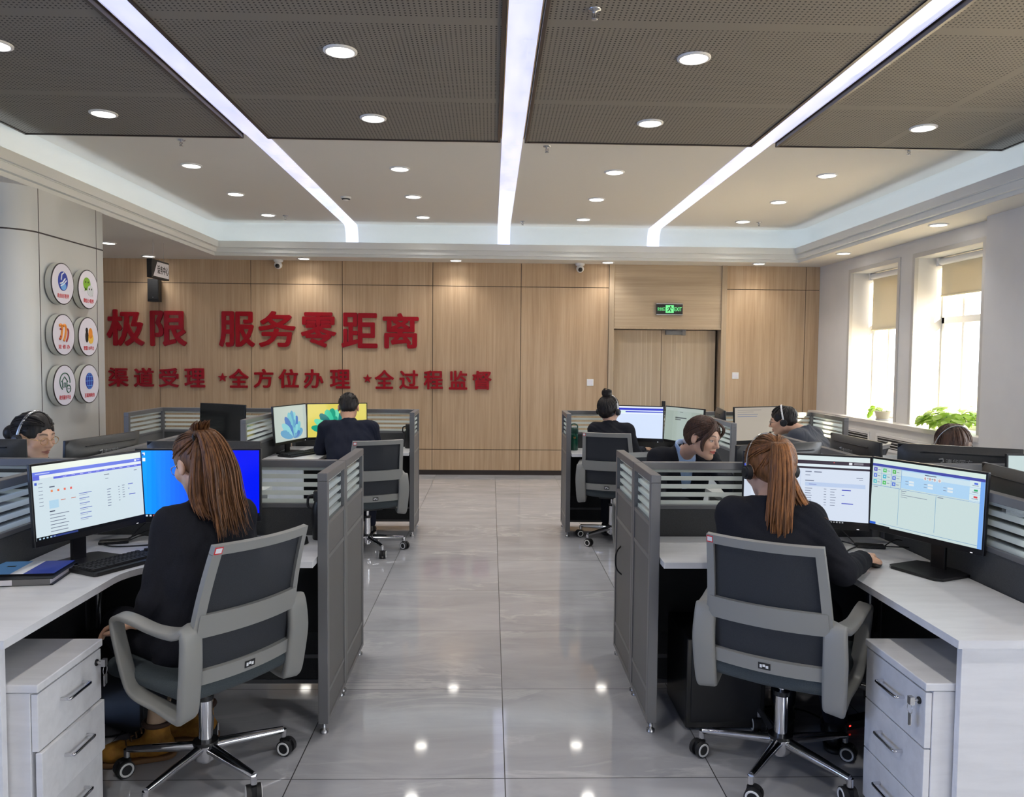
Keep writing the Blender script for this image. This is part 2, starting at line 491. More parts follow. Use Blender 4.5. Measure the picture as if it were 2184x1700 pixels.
def put_text(mb, body, o, ux, uy, w, h, depth=.001, offset=.0):
    """writes body into the rectangle with corner o, unit axes ux, uy, size w x h; thickness along ux x uy"""
    vs, fs, asp = text_geo(body, 1.0, 0.0)
    if offset:                                              # bolder: the outline repeated a little to every side
        k = offset * 1.15; V2 = []; F2 = []; ax_, ay_ = k / max(asp, 1), k
        for i in range(9):
            dx, dy = (0, 0) if i == 8 else (cos(i * pi / 4), sin(i * pi / 4)); n0 = len(V2)
            V2 += [(ax_ * (1 + dx) + x * (1 - 2 * ax_), ay_ * (1 + dy) + y * (1 - 2 * ay_), z * (1 - .012 * i)) for x, y, z in vs]; F2 += [tuple(q + n0 for q in f) for f in fs]
        vs, fs = V2, F2
    o = Vector(o); ux = Vector(ux); uy = Vector(uy); n = ux.cross(uy)
    mb.add([tuple(o + ux * (x * w) + uy * (y * h) + n * (z * depth)) for x, y, z in vs], fs)

# ------------------------------------------------------------------ smooth solids from distance fields (people, hair, clothes)
def _v(a): return np.asarray(a, dtype=np.float64)
def d_cap(P, a, b, ra, rb=None):
    a, b = _v(a), _v(b); rb = ra if rb is None else rb
    ab = b - a; L = max(float(ab @ ab), 1e-12)
    t = np.clip((P - a) @ ab / L, 0, 1)
    return np.linalg.norm(P - a - t[:, None] * ab, axis=1) - (ra + (rb - ra) * t)
def d_ell(P, c, r, R=None):
    Q = P - _v(c)
    if R is not None: Q = Q @ R          # columns of R are the local axes
    r = _v(r); k0 = np.linalg.norm(Q / r, axis=1); k1 = np.linalg.norm(Q / (r * r), axis=1)
    return k0 * (k0 - 1) / np.maximum(k1, 1e-9)
def d_box(P, c, hs, rd, R=None):
    Q = P - _v(c)
    if R is not None: Q = Q @ R
    q = np.abs(Q) - (_v(hs) - rd)
    return np.linalg.norm(np.maximum(q, 0), axis=1) + np.minimum(q.max(axis=1), 0) - rd
def smin(a, b, k):
    h = np.clip(.5 + .5 * (b - a) / k, 0, 1); return b + (a - b) * h - k * h * (1 - h)
def smax(a, b, k): return -smin(-a, -b, k)
def su(k, *d):
    r = d[0]
    for x in d[1:]: r = smin(r, x, k)
    return r
def d_poly(P, pts, rs, k=None):
    d = None
    for i in range(len(pts) - 1):
        x = d_cap(P, pts[i], pts[i + 1], rs[i], rs[i + 1])
        d = x if d is None else (np.minimum(d, x) if k is None else smin(d, x, k))
    return d

def surface(fn, lo, hi, h, B=8):
    """surface nets on a sparse grid: returns vertices, quads"""
    lo = _v(lo); hi = _v(hi)
    nb = np.ceil((hi - lo) / (h * B)).astype(int)
    gi = np.stack(np.meshgrid(*[np.arange(k) for k in nb], indexing='ij'), -1).reshape(-1, 3)
    ctr = lo + (gi + .5) * h * B
    d = fn(ctr)
    gi = gi[np.abs(d) < 1.25 * h * B]
    if len(gi) == 0: return np.zeros((0, 3)), np.zeros((0, 4), int)
    a = np.arange(B + 1); loc = np.stack(np.meshgrid(a, a, a, indexing='ij'), -1).reshape(-1, 3)
    cells = []; verts = []; segs = []
    co = np.array([[0, 0, 0], [1, 0, 0], [0, 1, 0], [1, 1, 0], [0, 0, 1], [1, 0, 1], [0, 1, 1], [1, 1, 1]])
    ed = [(0, 1), (2, 3), (4, 5), (6, 7), (0, 2), (1, 3), (4, 6), (5, 7), (0, 4), (1, 5), (2, 6), (3, 7)]
    CH = 400
    for s in range(0, len(gi), CH):
        g = gi[s:s + CH]
        idx = (g[:, None, :] * B + loc[None])
        val = fn((lo + idx.reshape(-1, 3) * h)).reshape(len(g), B + 1, B + 1, B + 1)
        c8 = np.stack([val[:, x:x + B, y:y + B, z:z + B] for x, y, z in co], -1)
        neg = c8 < 0; act = neg.any(-1) & ~neg.all(-1)
        bi, x, y, z = np.nonzero(act)
        if len(bi) == 0: continue
        cv = c8[bi, x, y, z]; base = g[bi] * B + np.stack([x, y, z], 1)
        acc = np.zeros((len(bi), 3)); cnt = np.zeros(len(bi))
        for i, j in ed:
            cr = (cv[:, i] < 0) != (cv[:, j] < 0)
            t = np.where(cr, cv[:, i] / np.where(cr, cv[:, i] - cv[:, j], 1), 0)
            acc += np.where(cr[:, None], co[i] + t[:, None] * (co[j] - co[i]), 0); cnt += cr
        cells.append(base); verts.append(lo + (base + acc / cnt[:, None]) * h)
        segs.append(np.stack([cv[:, 0] < 0, cv[:, 1] < 0, cv[:, 2] < 0, cv[:, 4] < 0], 1))
    cells = np.concatenate(cells); verts = np.concatenate(verts); segs = np.concatenate(segs)
    dim = nb * B + 2
    key = (cells[:, 0] * dim[1] + cells[:, 1]) * dim[2] + cells[:, 2]
    od = np.argsort(key); ks = key[od]
    def look(c):
        k = (c[:, 0] * dim[1] + c[:, 1]) * dim[2] + c[:, 2]
        p = np.clip(np.searchsorted(ks, k), 0, len(ks) - 1)
        return np.where((ks[p] == k) & (c >= 0).all(1), od[p], -1)
    Q = []
    for ax in range(3):
        m = segs[:, 0] != segs[:, ax + 1]
        c = cells[m]; u, w = [(1, 2), (2, 0), (0, 1)][ax]
        e = np.eye(3, dtype=int)
        q = np.stack([np.nonzero(m)[0], look(c - e[u]), look(c - e[u] - e[w]), look(c - e[w])], 1)
        fl = segs[m][:, 0]
        q = np.where(fl[:, None], q, q[:, ::-1])
        Q.append(q[(q >= 0).all(1)])
    return verts, np.concatenate(Q)

def mesh_obj(name, V, F, m, parent=None, smooth=2, tone=None, origin=(0, 0, 0)):
    V = np.asarray(V); F = np.asarray(F)
    if smooth and len(F):                                  # a little relaxation hides the grid
        for _ in range(smooth):
            acc = np.zeros_like(V); cnt = np.zeros(len(V))
            for a in range(4):
                for b in ((a + 1) % 4,):
                    np.add.at(acc, F[:, a], V[F[:, b]]); np.add.at(cnt, F[:, a], 1)
                    np.add.at(acc, F[:, b], V[F[:, a]]); np.add.at(cnt, F[:, b], 1)
            V = V * .45 + .55 * acc / np.maximum(cnt, 1)[:, None]
    me = bpy.data.meshes.new(name)
    W = V - _v(origin)
    me.vertices.add(len(W)); me.vertices.foreach_set('co', W.astype(np.float32).ravel())
    me.loops.add(len(F) * 4); me.loops.foreach_set('vertex_index', F.astype(np.int32).ravel())
    me.polygons.add(len(F)); me.polygons.foreach_set('loop_start', np.arange(0, len(F) * 4, 4, dtype=np.int32))
    me.update(calc_edges=True); me.validate()
    me.polygons.foreach_set('use_smooth', np.ones(len(me.polygons), dtype=bool))
    if tone is not None:
        at = me.color_attributes.new('tone', 'FLOAT_COLOR', 'POINT')
        c = tone(V); at.data.foreach_set('color', np.concatenate([c, np.ones((len(c), 1))], 1).astype(np.float32).ravel())
    me.materials.append(m)
    o = bpy.data.objects.new(name, me); COL.objects.link(o)
    if parent is not None: o.parent = parent
    return o

# ------------------------------------------------------------------ the room
KS = .966                       # the upper room, measured along the camera's rays, set to the depth of the back wall
CZ = 1.5763
def U(x, y, z): return (x * KS, y * KS, CZ + (z - CZ) * KS)
YB = 10.60                      # back wall
XR = 4.46                       # right wall
XL = -7.1                       # far left wall
YF = -3.4                       # wall behind the camera
ZS = 2.865                      # soffit
ZC = U(0, 0, 3.35)[2]           # main ceiling
X0, X1, Y1 = -3.46, 3.91, 10.09 # inner edge of the soffit

struct(MB().box(XL - .3, YF - .3, -.15, XR + .6, YB + .4, 0), 'floor', M['floor'])

# back wall: oak boards with open seams over a dark backing
b = MB()
b.cur = 1; b.box(XL - .2, YB + .012, 0, 1.585, YB + .3, 3.5); b.box(3.185, YB + .012, 0, XR + .5, YB + .3, 3.5); b.box(1.585, YB + .22, 0, 3.185, YB + .3, 3.5)
b.cur = 0
zs = [.06, .345, 2.55, 2.98]
xs = [XL - .2, -5.62, -4.43, -3.215, -2.0, -.792, .396, 1.585]
def boards(b, xs):
    for i in range(len(xs) - 1):
        for j in range(3):
            b.box(xs[i] + .004, YB, zs[j] + .004, xs[i + 1] - .004, YB + .0125, zs[j + 1] - .004)
boards(b, xs); boards(b, [3.185, 4.27, XR + .5])
struct(b, 'wall_back', [M['wood'], M['seam']])
b = MB(); b.box(XL - .2, YB - .012, 0, 1.585, YB + .02, .06); b.box(3.185, YB - .012, 0, XR + .2, YB + .02, .06)
struct(b, 'baseboard_back', M['dark_trim'])

# door recess with a wooden surround and a transom board
b = MB()
for x0, x1 in ((1.585, 1.655), (3.115, 3.185)): b.box(x0, YB - .025, 0, x1, YB + .22, 2.99)
b.box(1.655, YB - .02, 2.0, 3.115, YB + .2, 2.02)
struct(b, 'trim_1', M['wood_gray'], .004)
struct(MB().box(1.655, YB - .005, 2.02, 3.115, YB + .2, 2.99), 'wall_above_door', M['wood_h'])
door = thing('door_1', None, None, (2.335, YB + .12, 0)); del_keys = None
door['kind'] = 'structure'
for s_, nm in ((-1, 'door_leaf'), (1, 'door_leaf')):
    b = MB(); x0, x1 = (-.675, -.003) if s_ < 0 else (.003, .745)
    b.box(x0, 0, .01, x1, .045, 1.99)
    g = [-.135, -.205, -.275] if s_ < 0 else [.14, .21, .28]
    b.cur = 1
    for x in g: b.box(x - .004, -.0015, .05, x + .004, .002, 1.985)
    b.build(nm, [M['wood_gray'], mat('pale_inlay', (196, 182, 158), .4)], door)
b = MB(); b.box(.02, -.018, .80, .068, 0, 1.02); b.cyl((.044, -.018, .90), (.044, -.05, .90), .008); b.box(.044, -.058, .888, .16, -.044, .908)
tag(b.build('door_handle', M['black'], door, .003), 'black lock plate with lever handle')
b = MB(); b.box(.05, -.055, 1.93, .30, 0, 1.985); b.box(.27, -.06, 1.925, .32, 0, 1.99)
b.tube([(.10, -.04, 1.985), (.30, -.16, 1.99), (.02, -.04, 1.995)], .008, 8)
tag(b.build('door_closer', M['metal'], door, .003), 'grey door closer on top of right leaf')

M['casing'] = mat('pale_window_casing', (196, 194, 190), .4, .1)
# right wall with window openings and a pier
b = MB(); ZW0, ZW1 = .92, 2.68
ys = [YF - .3]
for a_, c_ in sorted(WIN_R): ys += [a_, c_]
ys.append(YB + .3)
for i in range(0, len(ys), 2): b.box(XR, ys[i], 0, XR + .42, ys[i + 1], 3.5)
for a_, c_ in WIN_R: b.box(XR, a_, 0, XR + .42, c_, ZW0 - .06); b.box(XR, a_, ZW1, XR + .42, c_, 3.5)
struct(b, 'wall_right', M['white_wall'])
struct(MB().box(4.34, 5.35, 0, XR + .1, 6.83, 3.0), 'pillar_right', M['white_wall'])
for i, (a_, c_) in enumerate(WIN_R):
    w = thing('window_%d' % (i + 1), None, None, (XR, (a_ + c_) / 2, ZW0)); w['kind'] = 'structure'
    hw = (c_ - a_) / 2; H = ZW1 - ZW0
    b = MB()                                                    # grey metal casing round the opening
    for s_ in (-1, 1): b.box(-.012, s_ * (hw - .004), 0, .03, s_ * (hw + .045), H + .045)
    b.box(-.012, -hw, H - .004, .03, hw, H + .045)
    b.build('casing', M['casing'], w, .003)
    b = MB(); x0, x1 = .30, .36
    b.box(x0, -hw, 0, x1, -hw + .05, H); b.box(x0, hw - .05, 0, x1, hw, H); b.box(x0, -hw, 0, x1, hw, .05); b.box(x0, -hw, H - .05, x1, hw, H)
    b.box(x0 + .01, hw - .38, .05, x1 - .01, hw - .34, H - .05); b.box(x0, -hw, 1.07, x1, hw, 1.14)
    b.build('window_frame', M['white_pl'], w, .004)
    MB().box(.326, -hw + .05, .05, .332, hw - .05, H - .05).build('pane', M['glass'], w)
    if i < 2:
        drop = (.70, .40)[i]
        b = MB(); b.box(.255, -hw + .005, H - drop, .258, hw - .05, H - .06); b.cyl((.256, -hw + .005, H - drop), (.256, hw - .05, H - drop), .011, n=10)
        bl = M.get('blind')
        if bl is None:
            bl = mat('roller_blind_cloth', (214, 206, 182), .85); t_ = NT(bl)
            t_.b.inputs['Transmission Weight'].default_value = 0.0
            tl = t_.new('ShaderNodeBsdfTranslucent'); tl.inputs[0].default_value = lin((206, 192, 150))
            mx = t_.new('ShaderNodeMixShader'); mx.inputs[0].default_value = .12
            t_.link(t_.b.outputs[0], mx.inputs[1]); t_.link(tl.outputs[0], mx.inputs[2])
            t_.link(mx.outputs[0], t_.n['Material Output'].inputs[0]); M['blind'] = bl
        rb = b.build('roller_blind', bl, w)
        b = MB(); b.cyl((.25, -hw + .01, H - .045), (.25, hw - .03, H - .045), .035, n=16); b.box(.21, hw - .05, H - .09, .29, hw - .02, H - .005)
        b.build('blind_roller', M['white_pl'], rb)
# stone sill and the radiator boxing under it
struct(MB().box(XR - .12, 6.83, .87, XR + .42, YB, .92), 'window_sill', mat('pale_stone_sill', (214, 211, 206), .3), .006)
struct(MB().box(XR - .09, 6.83, 0, XR, YB, .87), 'wall_under_windows', M['white_wall'])
for i, (a_, c_) in enumerate(((8.88, 9.90), (7.6, 8.72))):
    t = thing('radiator_grille', 'long louvred radiator grille in the white boxing under the %s window' % ('farther' if i == 0 else 'nearer'), 'vent', (XR - .09, (a_ + c_) / 2, .60))
    hw = (c_ - a_) / 2
    b = MB(); b.box(-.012, -hw, 0, 0, hw, .03); b.box(-.012, -hw, .15, 0, hw, .18); b.box(-.012, -hw, .03, 0, -hw + .03, .15); b.box(-.012, hw - .03, .03, 0, hw, .15)
    b.build('frame', M['white_pl'], t)
    MB().box(-.002, -hw + .03, .03, -.0005, hw - .03, .15).build('backing', M['dark_board'], t)
    b = MB()
    for k in range(4):
        b.m = tr(-.006, 0, .045 + k * .03) @ rot('Y', radians(35)); b.box(-.008, -hw + .03, -.0015, .008, hw - .03, .0015)
    b.build('louvre', M['white_pl'], t)

# far left wall with windows, wall behind the camera (both out of frame; they bound the daylight)
b = MB(); ys = [YF - .3]
for a_, c_ in sorted(WIN_L): ys += [a_, c_]
ys.append(YB + .3)
for i in range(0, len(ys), 2): b.box(XL - .3, ys[i], 0, XL, ys[i + 1], 3.5)
for a_, c_ in WIN_L: b.box(XL - .3, a_, 0, XL, c_, .8); b.box(XL - .3, a_, 2.7, XL, c_, 3.5)
struct(b, 'wall_left', M['white_wall'])
for i, (a_, c_) in enumerate(WIN_L):                            # unseen left panes, tint added to turn their daylight blue
    w = thing('window_%d' % (6 + i), None, None, (XL - .1, (a_ + c_) / 2, .8)); w['kind'] = 'structure'; hw = (c_ - a_) / 2
    b = MB(); b.box(-.03, -hw, 0, .03, -hw + .05, 1.9); b.box(-.03, hw - .05, 0, .03, hw, 1.9); b.box(-.03, -hw, 0, .03, hw, .05); b.box(-.03, -hw, 1.85, .03, hw, 1.9); b.box(-.02, -.03, .05, .02, .03, 1.85)
    b.build('window_frame', M['white_pl'], w); MB().box(-.004, -hw + .05, .05, .004, hw - .05, 1.85).build('pane', M['light_tint_glass'], w)
b = MB(); xs_ = [XL - .3]
for a_, c_ in FILL_F: xs_ += [a_, c_]; b.box(a_, YF - .3, 0, c_, YF, .9); b.box(a_, YF - .3, 2.7, c_, YF, 3.5)
xs_.append(XR + .5)
for i in range(0, len(xs_), 2): b.box(xs_[i], YF - .3, 0, xs_[i + 1], YF, 3.5)
struct(b, 'wall_front', M['white_wall'])

struct(MB().box(4.95, -9.9, -.4, 70, 60, -.3), 'bounce_ground_outside', mat('warm_bounce_ground', (224, 206, 174), .9))  # added unseen ground, bounces warm sunlight up through the right windows
struct(MB().box(-14, -10.6, -.1, 12, -10, 5.2), 'wall_outside', M['white_wall'])   # added unseen wall, keeps the sun off the opening behind the camera

# soffit, stepped moulding and cove round three sides
b = MB()
b.box(XL - .1, YF, ZS, X0 - .09, YB + .05, ZS + .03); b.box(X1 + .09, YF, ZS, XR + .2, YB + .05, ZS + .03); b.box(X0 - .09, Y1 + .09, ZS, X1 + .09, YB + .05, ZS + .03)
struct(b, 'soffit', M['ceil'])
b = MB()
prof = [(.10, ZS + .006), (.08, ZS - .001), (.08, ZS + .035), (.04, ZS + .035), (.04, ZS + .095), (0, ZS + .095), (0, ZS + .175), (.03, ZS + .175), (.03, ZS + .09), (.25, ZS + .09), (.25, ZS + .20)]
ce, cz = .11, ZS + .20
for k in range(1, 13):
    a = pi / 2 * k / 12; prof.append((ce + (.25 - ce) * cos(a), cz + (ZC - cz) * sin(a)))
def ring(u, z, rr=.22):
    """path of the moulding at distance u outside the inner edge, back corners rounded for the cove"""
    r = rr if u > .1 and z > ZS + .1 else 0.0
    if z > ZS + .19: r = .22
    n = 6; L = [(X0 - u, YF), (X0 - u, Y1 + u - r)]
    L += [(X0 - u + r - r * cos(pi / 2 * i / n), Y1 + u - r + r * sin(pi / 2 * i / n)) for i in range(1, n + 1)]
    L += [(X1 + u - r + r * sin(pi / 2 * i / n), Y1 + u - r + r * cos(pi / 2 * i / n)) for i in range(0, n)]
    L += [(X1 + u, Y1 + u - r), (X1 + u, YF)]
    return [(x, y, z) for x, y in L]
rings = [ring(u, z) for u, z in prof]; W_ = len(rings[0]); vs = [p for r in rings for p in r]; fs = []; fsm = []
for j in range(len(rings) - 1):
    for i in range(W_ - 1):
        (fsm if j >= 10 else fs).append((j * W_ + i, j * W_ + i + 1, (j + 1) * W_ + i + 1, (j + 1) * W_ + i))
b.add(vs, fs); b.add(vs, fsm, True)
struct(b, 'trim_2', M['cove'])
b = MB(); led = .05
for r0, r1 in ((led, led + .025),):
    A = [(X0 - r0, YF), (X0 - r0, Y1 + r0), (X1 + r0, Y1 + r0), (X1 + r0, YF)]; Bq = [(X0 - r1, YF), (X0 - r1, Y1 + r1), (X1 + r1, Y1 + r1), (X1 + r1, YF)]
    for i in range(3): b.quad((*A[i], ZS + .098), (*A[i + 1], ZS + .098), (*Bq[i + 1], ZS + .098), (*Bq[i], ZS + .098))
tag(b.build('cove_led_strip', M['cove_led']), 'white LED tape lying in the ceiling cove behind the moulding', 'light')
struct(MB().box(X0 - .4, YF, ZC, X1 + .4, Y1 + .4, ZC + .06), 'ceiling', M['ceil'])

# three lit strips that run along the ceiling and bend down the back cove
SX = [U(x, 0, 0)[0] for x in (-1.885, .157, 2.188)]; SW = .162
for i, x in enumerate(SX):
    t = thing('light_strip', '%s of the three long glowing ceiling light strips' % ('left', 'middle', 'right')[i], 'light strip', (x, 0, ZC), 0, 'long ceiling light strips')
    b = MB(); path = [(YF, -.004), (2, -.004), (5, -.004), (8, -.004), (Y1 + ce, -.004)]
    for k in range(12, 0, -1):
        a = pi / 2 * k / 12; path.append((Y1 + ce + (.25 - ce) * cos(a) - .005, cz + (ZC - cz) * sin(a) - ZC - .003))
    path.append((Y1 + .243, ZS + .10 - ZC))
    vs = []
    for y, z in path: vs += [(-SW / 2, y, z), (SW / 2, y, z)]
    b.add(vs, [(2 * k, 2 * k + 2, 2 * k + 3, 2 * k + 1) for k in range(len(path) - 1)], True)
    b.build('diffuser', M['strip'], t)
    b = MB()
    for s_ in (-1, 1): b.box(s_ * SW / 2, YF, -.012, s_ * (SW / 2 + .006), U(0, 6.37, 0)[1], 0)
    b.build('edge_trim', M['chrome'], t)

# grey perforated boards between the strips
yb = U(0, 6.37, 0)[1]; bays = [(X0 - .10, SX[0] - SW / 2 - .012), (SX[0] + SW / 2 + .012, SX[1] - SW / 2 - .012), (SX[1] + SW / 2 + .012, SX[2] - SW / 2 - .012), (SX[2] + SW / 2 + .012, X1 + .10)]
for i, (a_, c_) in enumerate(bays):
    t = thing('acoustic_ceiling_panel', 'grey perforated ceiling panel, %s of four' % ('leftmost', 'second from the left', 'third from the left', 'rightmost')[i], 'ceiling panel', (0, 0, 0), 0, 'grey perforated ceiling panels')
    MB().box(a_ + .02, YF, ZC - .034, c_ - .02, yb - .02, ZC - .002).build('perforated_board', M['perf'], t)
    b = MB(); z0, z1 = ZC - .042, ZC - .001
    b.box(a_, YF, z0, a_ + .02, yb, z1); b.box(c_ - .02, YF, z0, c_, yb, z1); b.box(a_, yb - .02, z0, c_, yb, z1)
    tag(b.build('edge_trim', M['dark_trim'], t), 'dark brown edge trim')

# round downlights
def downlight(x, y, z, label, power=26.0, r=.075, grp='round downlights'):
    t = thing('downlight', label, 'downlight', (x, y, z), 0, grp)
    b = MB(); b.lathe([(r + .018, 0), (r + .018, -.006), (r + .004, -.012), (r, -.008), (r, -.002)], 28, True, False); b.build('trim_ring', M['white_pl'], t)
    b = MB(); b.lathe([(0, -.006), (r, -.006)], 28, True, False); b.build('lens', M['glow'], t)
    d = bpy.data.lights.new('lamp_light', 'SPOT'); d.energy = power; d.color = (1, .965, .92); d.spot_size = radians(125); d.spot_blend = .8; d.shadow_soft_size = .06
    o = bpy.data.objects.new('lamp_light', d); COL.objects.link(o); o.parent = t; o.location = (0, 0, -.03)
    return t
cols = [(-2.80, 'leftmost'), (-.87, 'second from the left'), (1.15, 'second from the right'), (3.18, 'rightmost')]
rows = [(4.56, ZC - .034, 'in the nearer row on the grey perforated panels'), (5.80, ZC - .034, 'in the farther row on the grey perforated panels'), (7.46, ZC, 'in the nearest row on the white ceiling'),
        (8.72, ZC, 'in the middle row on the white ceiling'), (9.96, ZC, 'in the farthest row on the white ceiling')]
for y, z, rn in rows:
    for x, cn in cols:
        if y == 4.56 and cn == 'rightmost': continue
        downlight(x * KS, y * KS, z, '%s round downlight %s' % (cn, rn))
for y in (1.6, -1.0):
    for x, cn in cols:
        d = downlight(x * KS, y, ZC - .034, 'round downlight in the grey panels above the camera', 40.0); d['group'] = 'downlights above the camera'
for x, y, ln in ((-4.55, 9.49, 'round downlight in left soffit beside the column'), (-4.59, 10.68, 'round downlight in soffit above the hanging sign'), (-2.54, 10.72, 'round downlight in back soffit beside the left dome camera'), (-.49, 10.72, 'round downlight in the middle of back soffit'),
                (1.58, 10.72, 'round downlight in back soffit beside the right dome camera'), (3.64, 10.66, 'round downlight in back soffit right of the door'), (4.30, 9.55, 'round downlight in right soffit above the farther window'), (4.30, 7.51, 'round downlight in right soffit above the nearer window')):
    downlight(x * KS, y * KS, ZS, ln, 10.0, .07)

# sprinklers, smoke detector
for x, y, z, ln in ((-2.56, 6.6, 3.35, 'ceiling sprinkler left of the left light strip near grey panel edge'), (-2.6, 10.01, 3.35, 'ceiling sprinkler in far left corner of white ceiling'), (.45, 6.61, 3.35, 'ceiling sprinkler right of the middle strip near grey panel edge'),
                 (.39, 10.17, 3.35, 'ceiling sprinkler beside far end of the middle strip'), (.5, 3.97, 3.33, 'ceiling sprinkler on grey panel at the top of the frame'), (3.45, 6.5, 3.35, 'ceiling sprinkler near the right end of grey panel edge'), (3.4, 10.0, 3.35, 'ceiling sprinkler in far right corner of white ceiling')):
    t = thing('sprinkler', ln, 'sprinkler', (x * KS, y * KS, ZC if z > 3.34 else ZC - .034), 0, 'ceiling sprinklers')
    b = MB(); b.lathe([(.032, 0), (.030, -.006), (.012, -.010), (.011, -.02)], 20); b.build('escutcheon', M['steel'], t)
    b = MB()
    b.tube([(-.009, 0, -.018), (-.012, 0, -.03), (-.004, 0, -.044)], .0025, 6); b.tube([(.009, 0, -.018), (.012, 0, -.03), (.004, 0, -.044)], .0025, 6)
    b.cyl((0, 0, -.015), (0, 0, -.044), .003, n=8); b.lathe([(.001, -.044), (.016, -.045), (.016, -.048), (.001, -.049)], 14); b.build('deflector', M['steel'], t)
t = thing('smoke_detector', 'round white smoke detector on white ceiling beside the left strip', 'smoke detector', (-1.62 * KS, 8.8 * KS, ZC))
b = MB(); b.lathe([(.055, 0), (.055, -.012), (.045, -.022), (.030, -.034), (.001, -.036)], 24); b.build('housing', M['white_pl'], t)
b = MB(); b.lathe([(.046, -.0205), (.048, -.0215), (.034, -.032), (.032, -.031)], 24); b.build('vent_slot', M['dark_board'], t)

# white clad column on the left with a rounded corner
CX, CY0, CY1 = -3.53, 6.02, 7.26
b = MB(); r = .24
poly = [(CX, CY1), (CX - 1.2, CY1), (CX - 1.2, CY0)] + [(CX - r + r * sin(radians(a)), CY0 + r - r * cos(radians(a))) for a in range(0, 91, 6)]
b.prism(poly, 0, ZS, True); cl = struct(b, 'column_1', mat('white_cladding', (206, 208, 206), .32))
b = MB()                                                        # dark joints between the cladding sheets
def joint(y): b.box(CX - .003, y - .003, 0, CX + .0012, y + .003, ZS)
joint(6.25); joint(7.14)
zj = U(0, 0, 2.56)[2]
pts = [(CX + .001, CY1)] + [(CX - r + (r + .001) * sin(radians(a)), CY0 + r - (r + .001) * cos(radians(a))) for a in range(90, -1, -6)] + [(CX - 1.2, CY0 - .001)]
for i in range(len(pts) - 1):
    (x0, y0), (x1, y1) = pts[i], pts[i + 1]; b.quad((x0, y0, zj - .006), (x1, y1, zj - .006), (x1, y1, zj + .006), (x0, y0, zj + .006))
xj = CX - .29; b.box(xj - .005, CY0 - .0015, 0, xj + .005, CY0 + .003, ZS)
struct(b, 'trim_3', M['dark_trim'])

# ------------------------------------------------------------------ things on the walls and the column
def wall_char(ch, x0, z0, x1, z1, label, grp):
    a = U(x0, 0, z0); c = U(x1, 0, z1)
    b = MB(); put_text(b, ch, (a[0], YB - .004, a[2]), (1, 0, 0), (0, 0, 1), c[0] - a[0], c[2] - a[2], .028, .022)
    return tag(b.build('raised_character', M['red']), label, 'wall letter', grp)
big = [('极', -5.29, 1.71, -4.78, 2.21), ('限', -4.70, 1.71, -4.20, 2.2), ('服', -3.76, 1.71, -3.27, 2.2), ('务', -3.22, 1.71, -2.71, 2.21), ('零', -2.64, 1.71, -2.15, 2.2), ('距', -2.08, 1.71, -1.58, 2.2), ('离', -1.51, 1.71, -1.01, 2.2)]
nth = ['first', 'second', 'third', 'fourth', 'fifth', 'sixth', 'seventh', 'eighth', 'ninth', 'tenth', 'eleventh', 'twelfth', 'thirteenth', 'fourteenth']
for i, (c_, *q) in enumerate(big):
    wall_char(c_, *q, 'large raised red character %s, %s from the column in the upper wall slogan' % (c_, nth[i]), 'large red slogan characters')
small = [('渠', -5.28, -5.01), ('道', -4.93, -4.66), ('受', -4.59, -4.32), ('理', -4.24, -3.96), ('全', -3.63, -3.36), ('方', -3.29, -3.02), ('位', -2.95, -2.67), ('办', -2.6, -2.33), ('理', -2.24, -1.96), ('全', -1.62, -1.35), ('过', -1.28, -1.01), ('程', -.94, -.67), ('监', -.59, -.33), ('督', -.26, .01)]
for i, (c_, x0, x1) in enumerate(small):
    wall_char(c_, x0, 1.145, x1, 1.41, 'small raised red character %s, %s from the column in the lower wall slogan' % (c_, nth[i]), 'small red slogan characters')
for x, ln in ((-3.72, 'left'), (-1.72, 'right')):
    cx, _, cz_ = U(x, 0, 1.285)
    pl = [(.062 * (1 if k % 2 == 0 else .4) * sin(pi * k / 5), .062 * (1 if k % 2 == 0 else .4) * cos(pi * k / 5)) for k in range(10)]
    b = MB(); b.m = tr(cx, YB + .002, cz_) @ rot('X', pi / 2); b.prism(pl, 0, .028)
    tag(b.build('raised_star', M['red']), 'raised red star, the %s one of two in the lower wall slogan' % ln, 'wall letter', 'red slogan stars')

def camera_dome(x, z, ln):
    t = thing('security_camera', ln, 'camera', (x, YB - .06, ZS), 0, 'white dome security cameras')
    b = MB(); b.lathe([(.062, 0), (.062, -.02), (.055, -.028), (.045, -.03)], 24); b.cyl((0, 0, -.02), (0, 0, -.06), .04); b.build('mount', M['white_pl'], t)
    b = MB(); b.ball((0, -.012, -.072), .052, 20, 14); b.build('housing', M['white_pl'], t)
    b = MB(); b.ball((0, -.042, -.085), .032, 16, 10); b.build('lens', M['black'], t)
camera_dome(-2.83, 2.83, 'white dome security camera under soffit above the red slogan')
camera_dome(1.18, 2.81, 'white dome security camera under soffit just left of the door')

t = thing('wall_speaker', 'black box loudspeaker high on oak wall below the hanging sign', 'speaker', (-4.445, YB, 2.29))
b = MB(); b.prism([(-.075, -.14), (.075, -.14), (.055, 0), (-.055, 0)], 0, .30); b.build('cabinet', M['black_matte'], t, .006)
MB().box(-.066, -.146, .035, .066, -.139, .292).build('grille', noisy('speaker_grille', (34, 34, 37), (22, 22, 24), (400, 400, 400), .7), t)
b = MB(); b.cyl((0, -.147, .055), (0, -.138, .055), .006); b.build('badge', M['steel'], t)

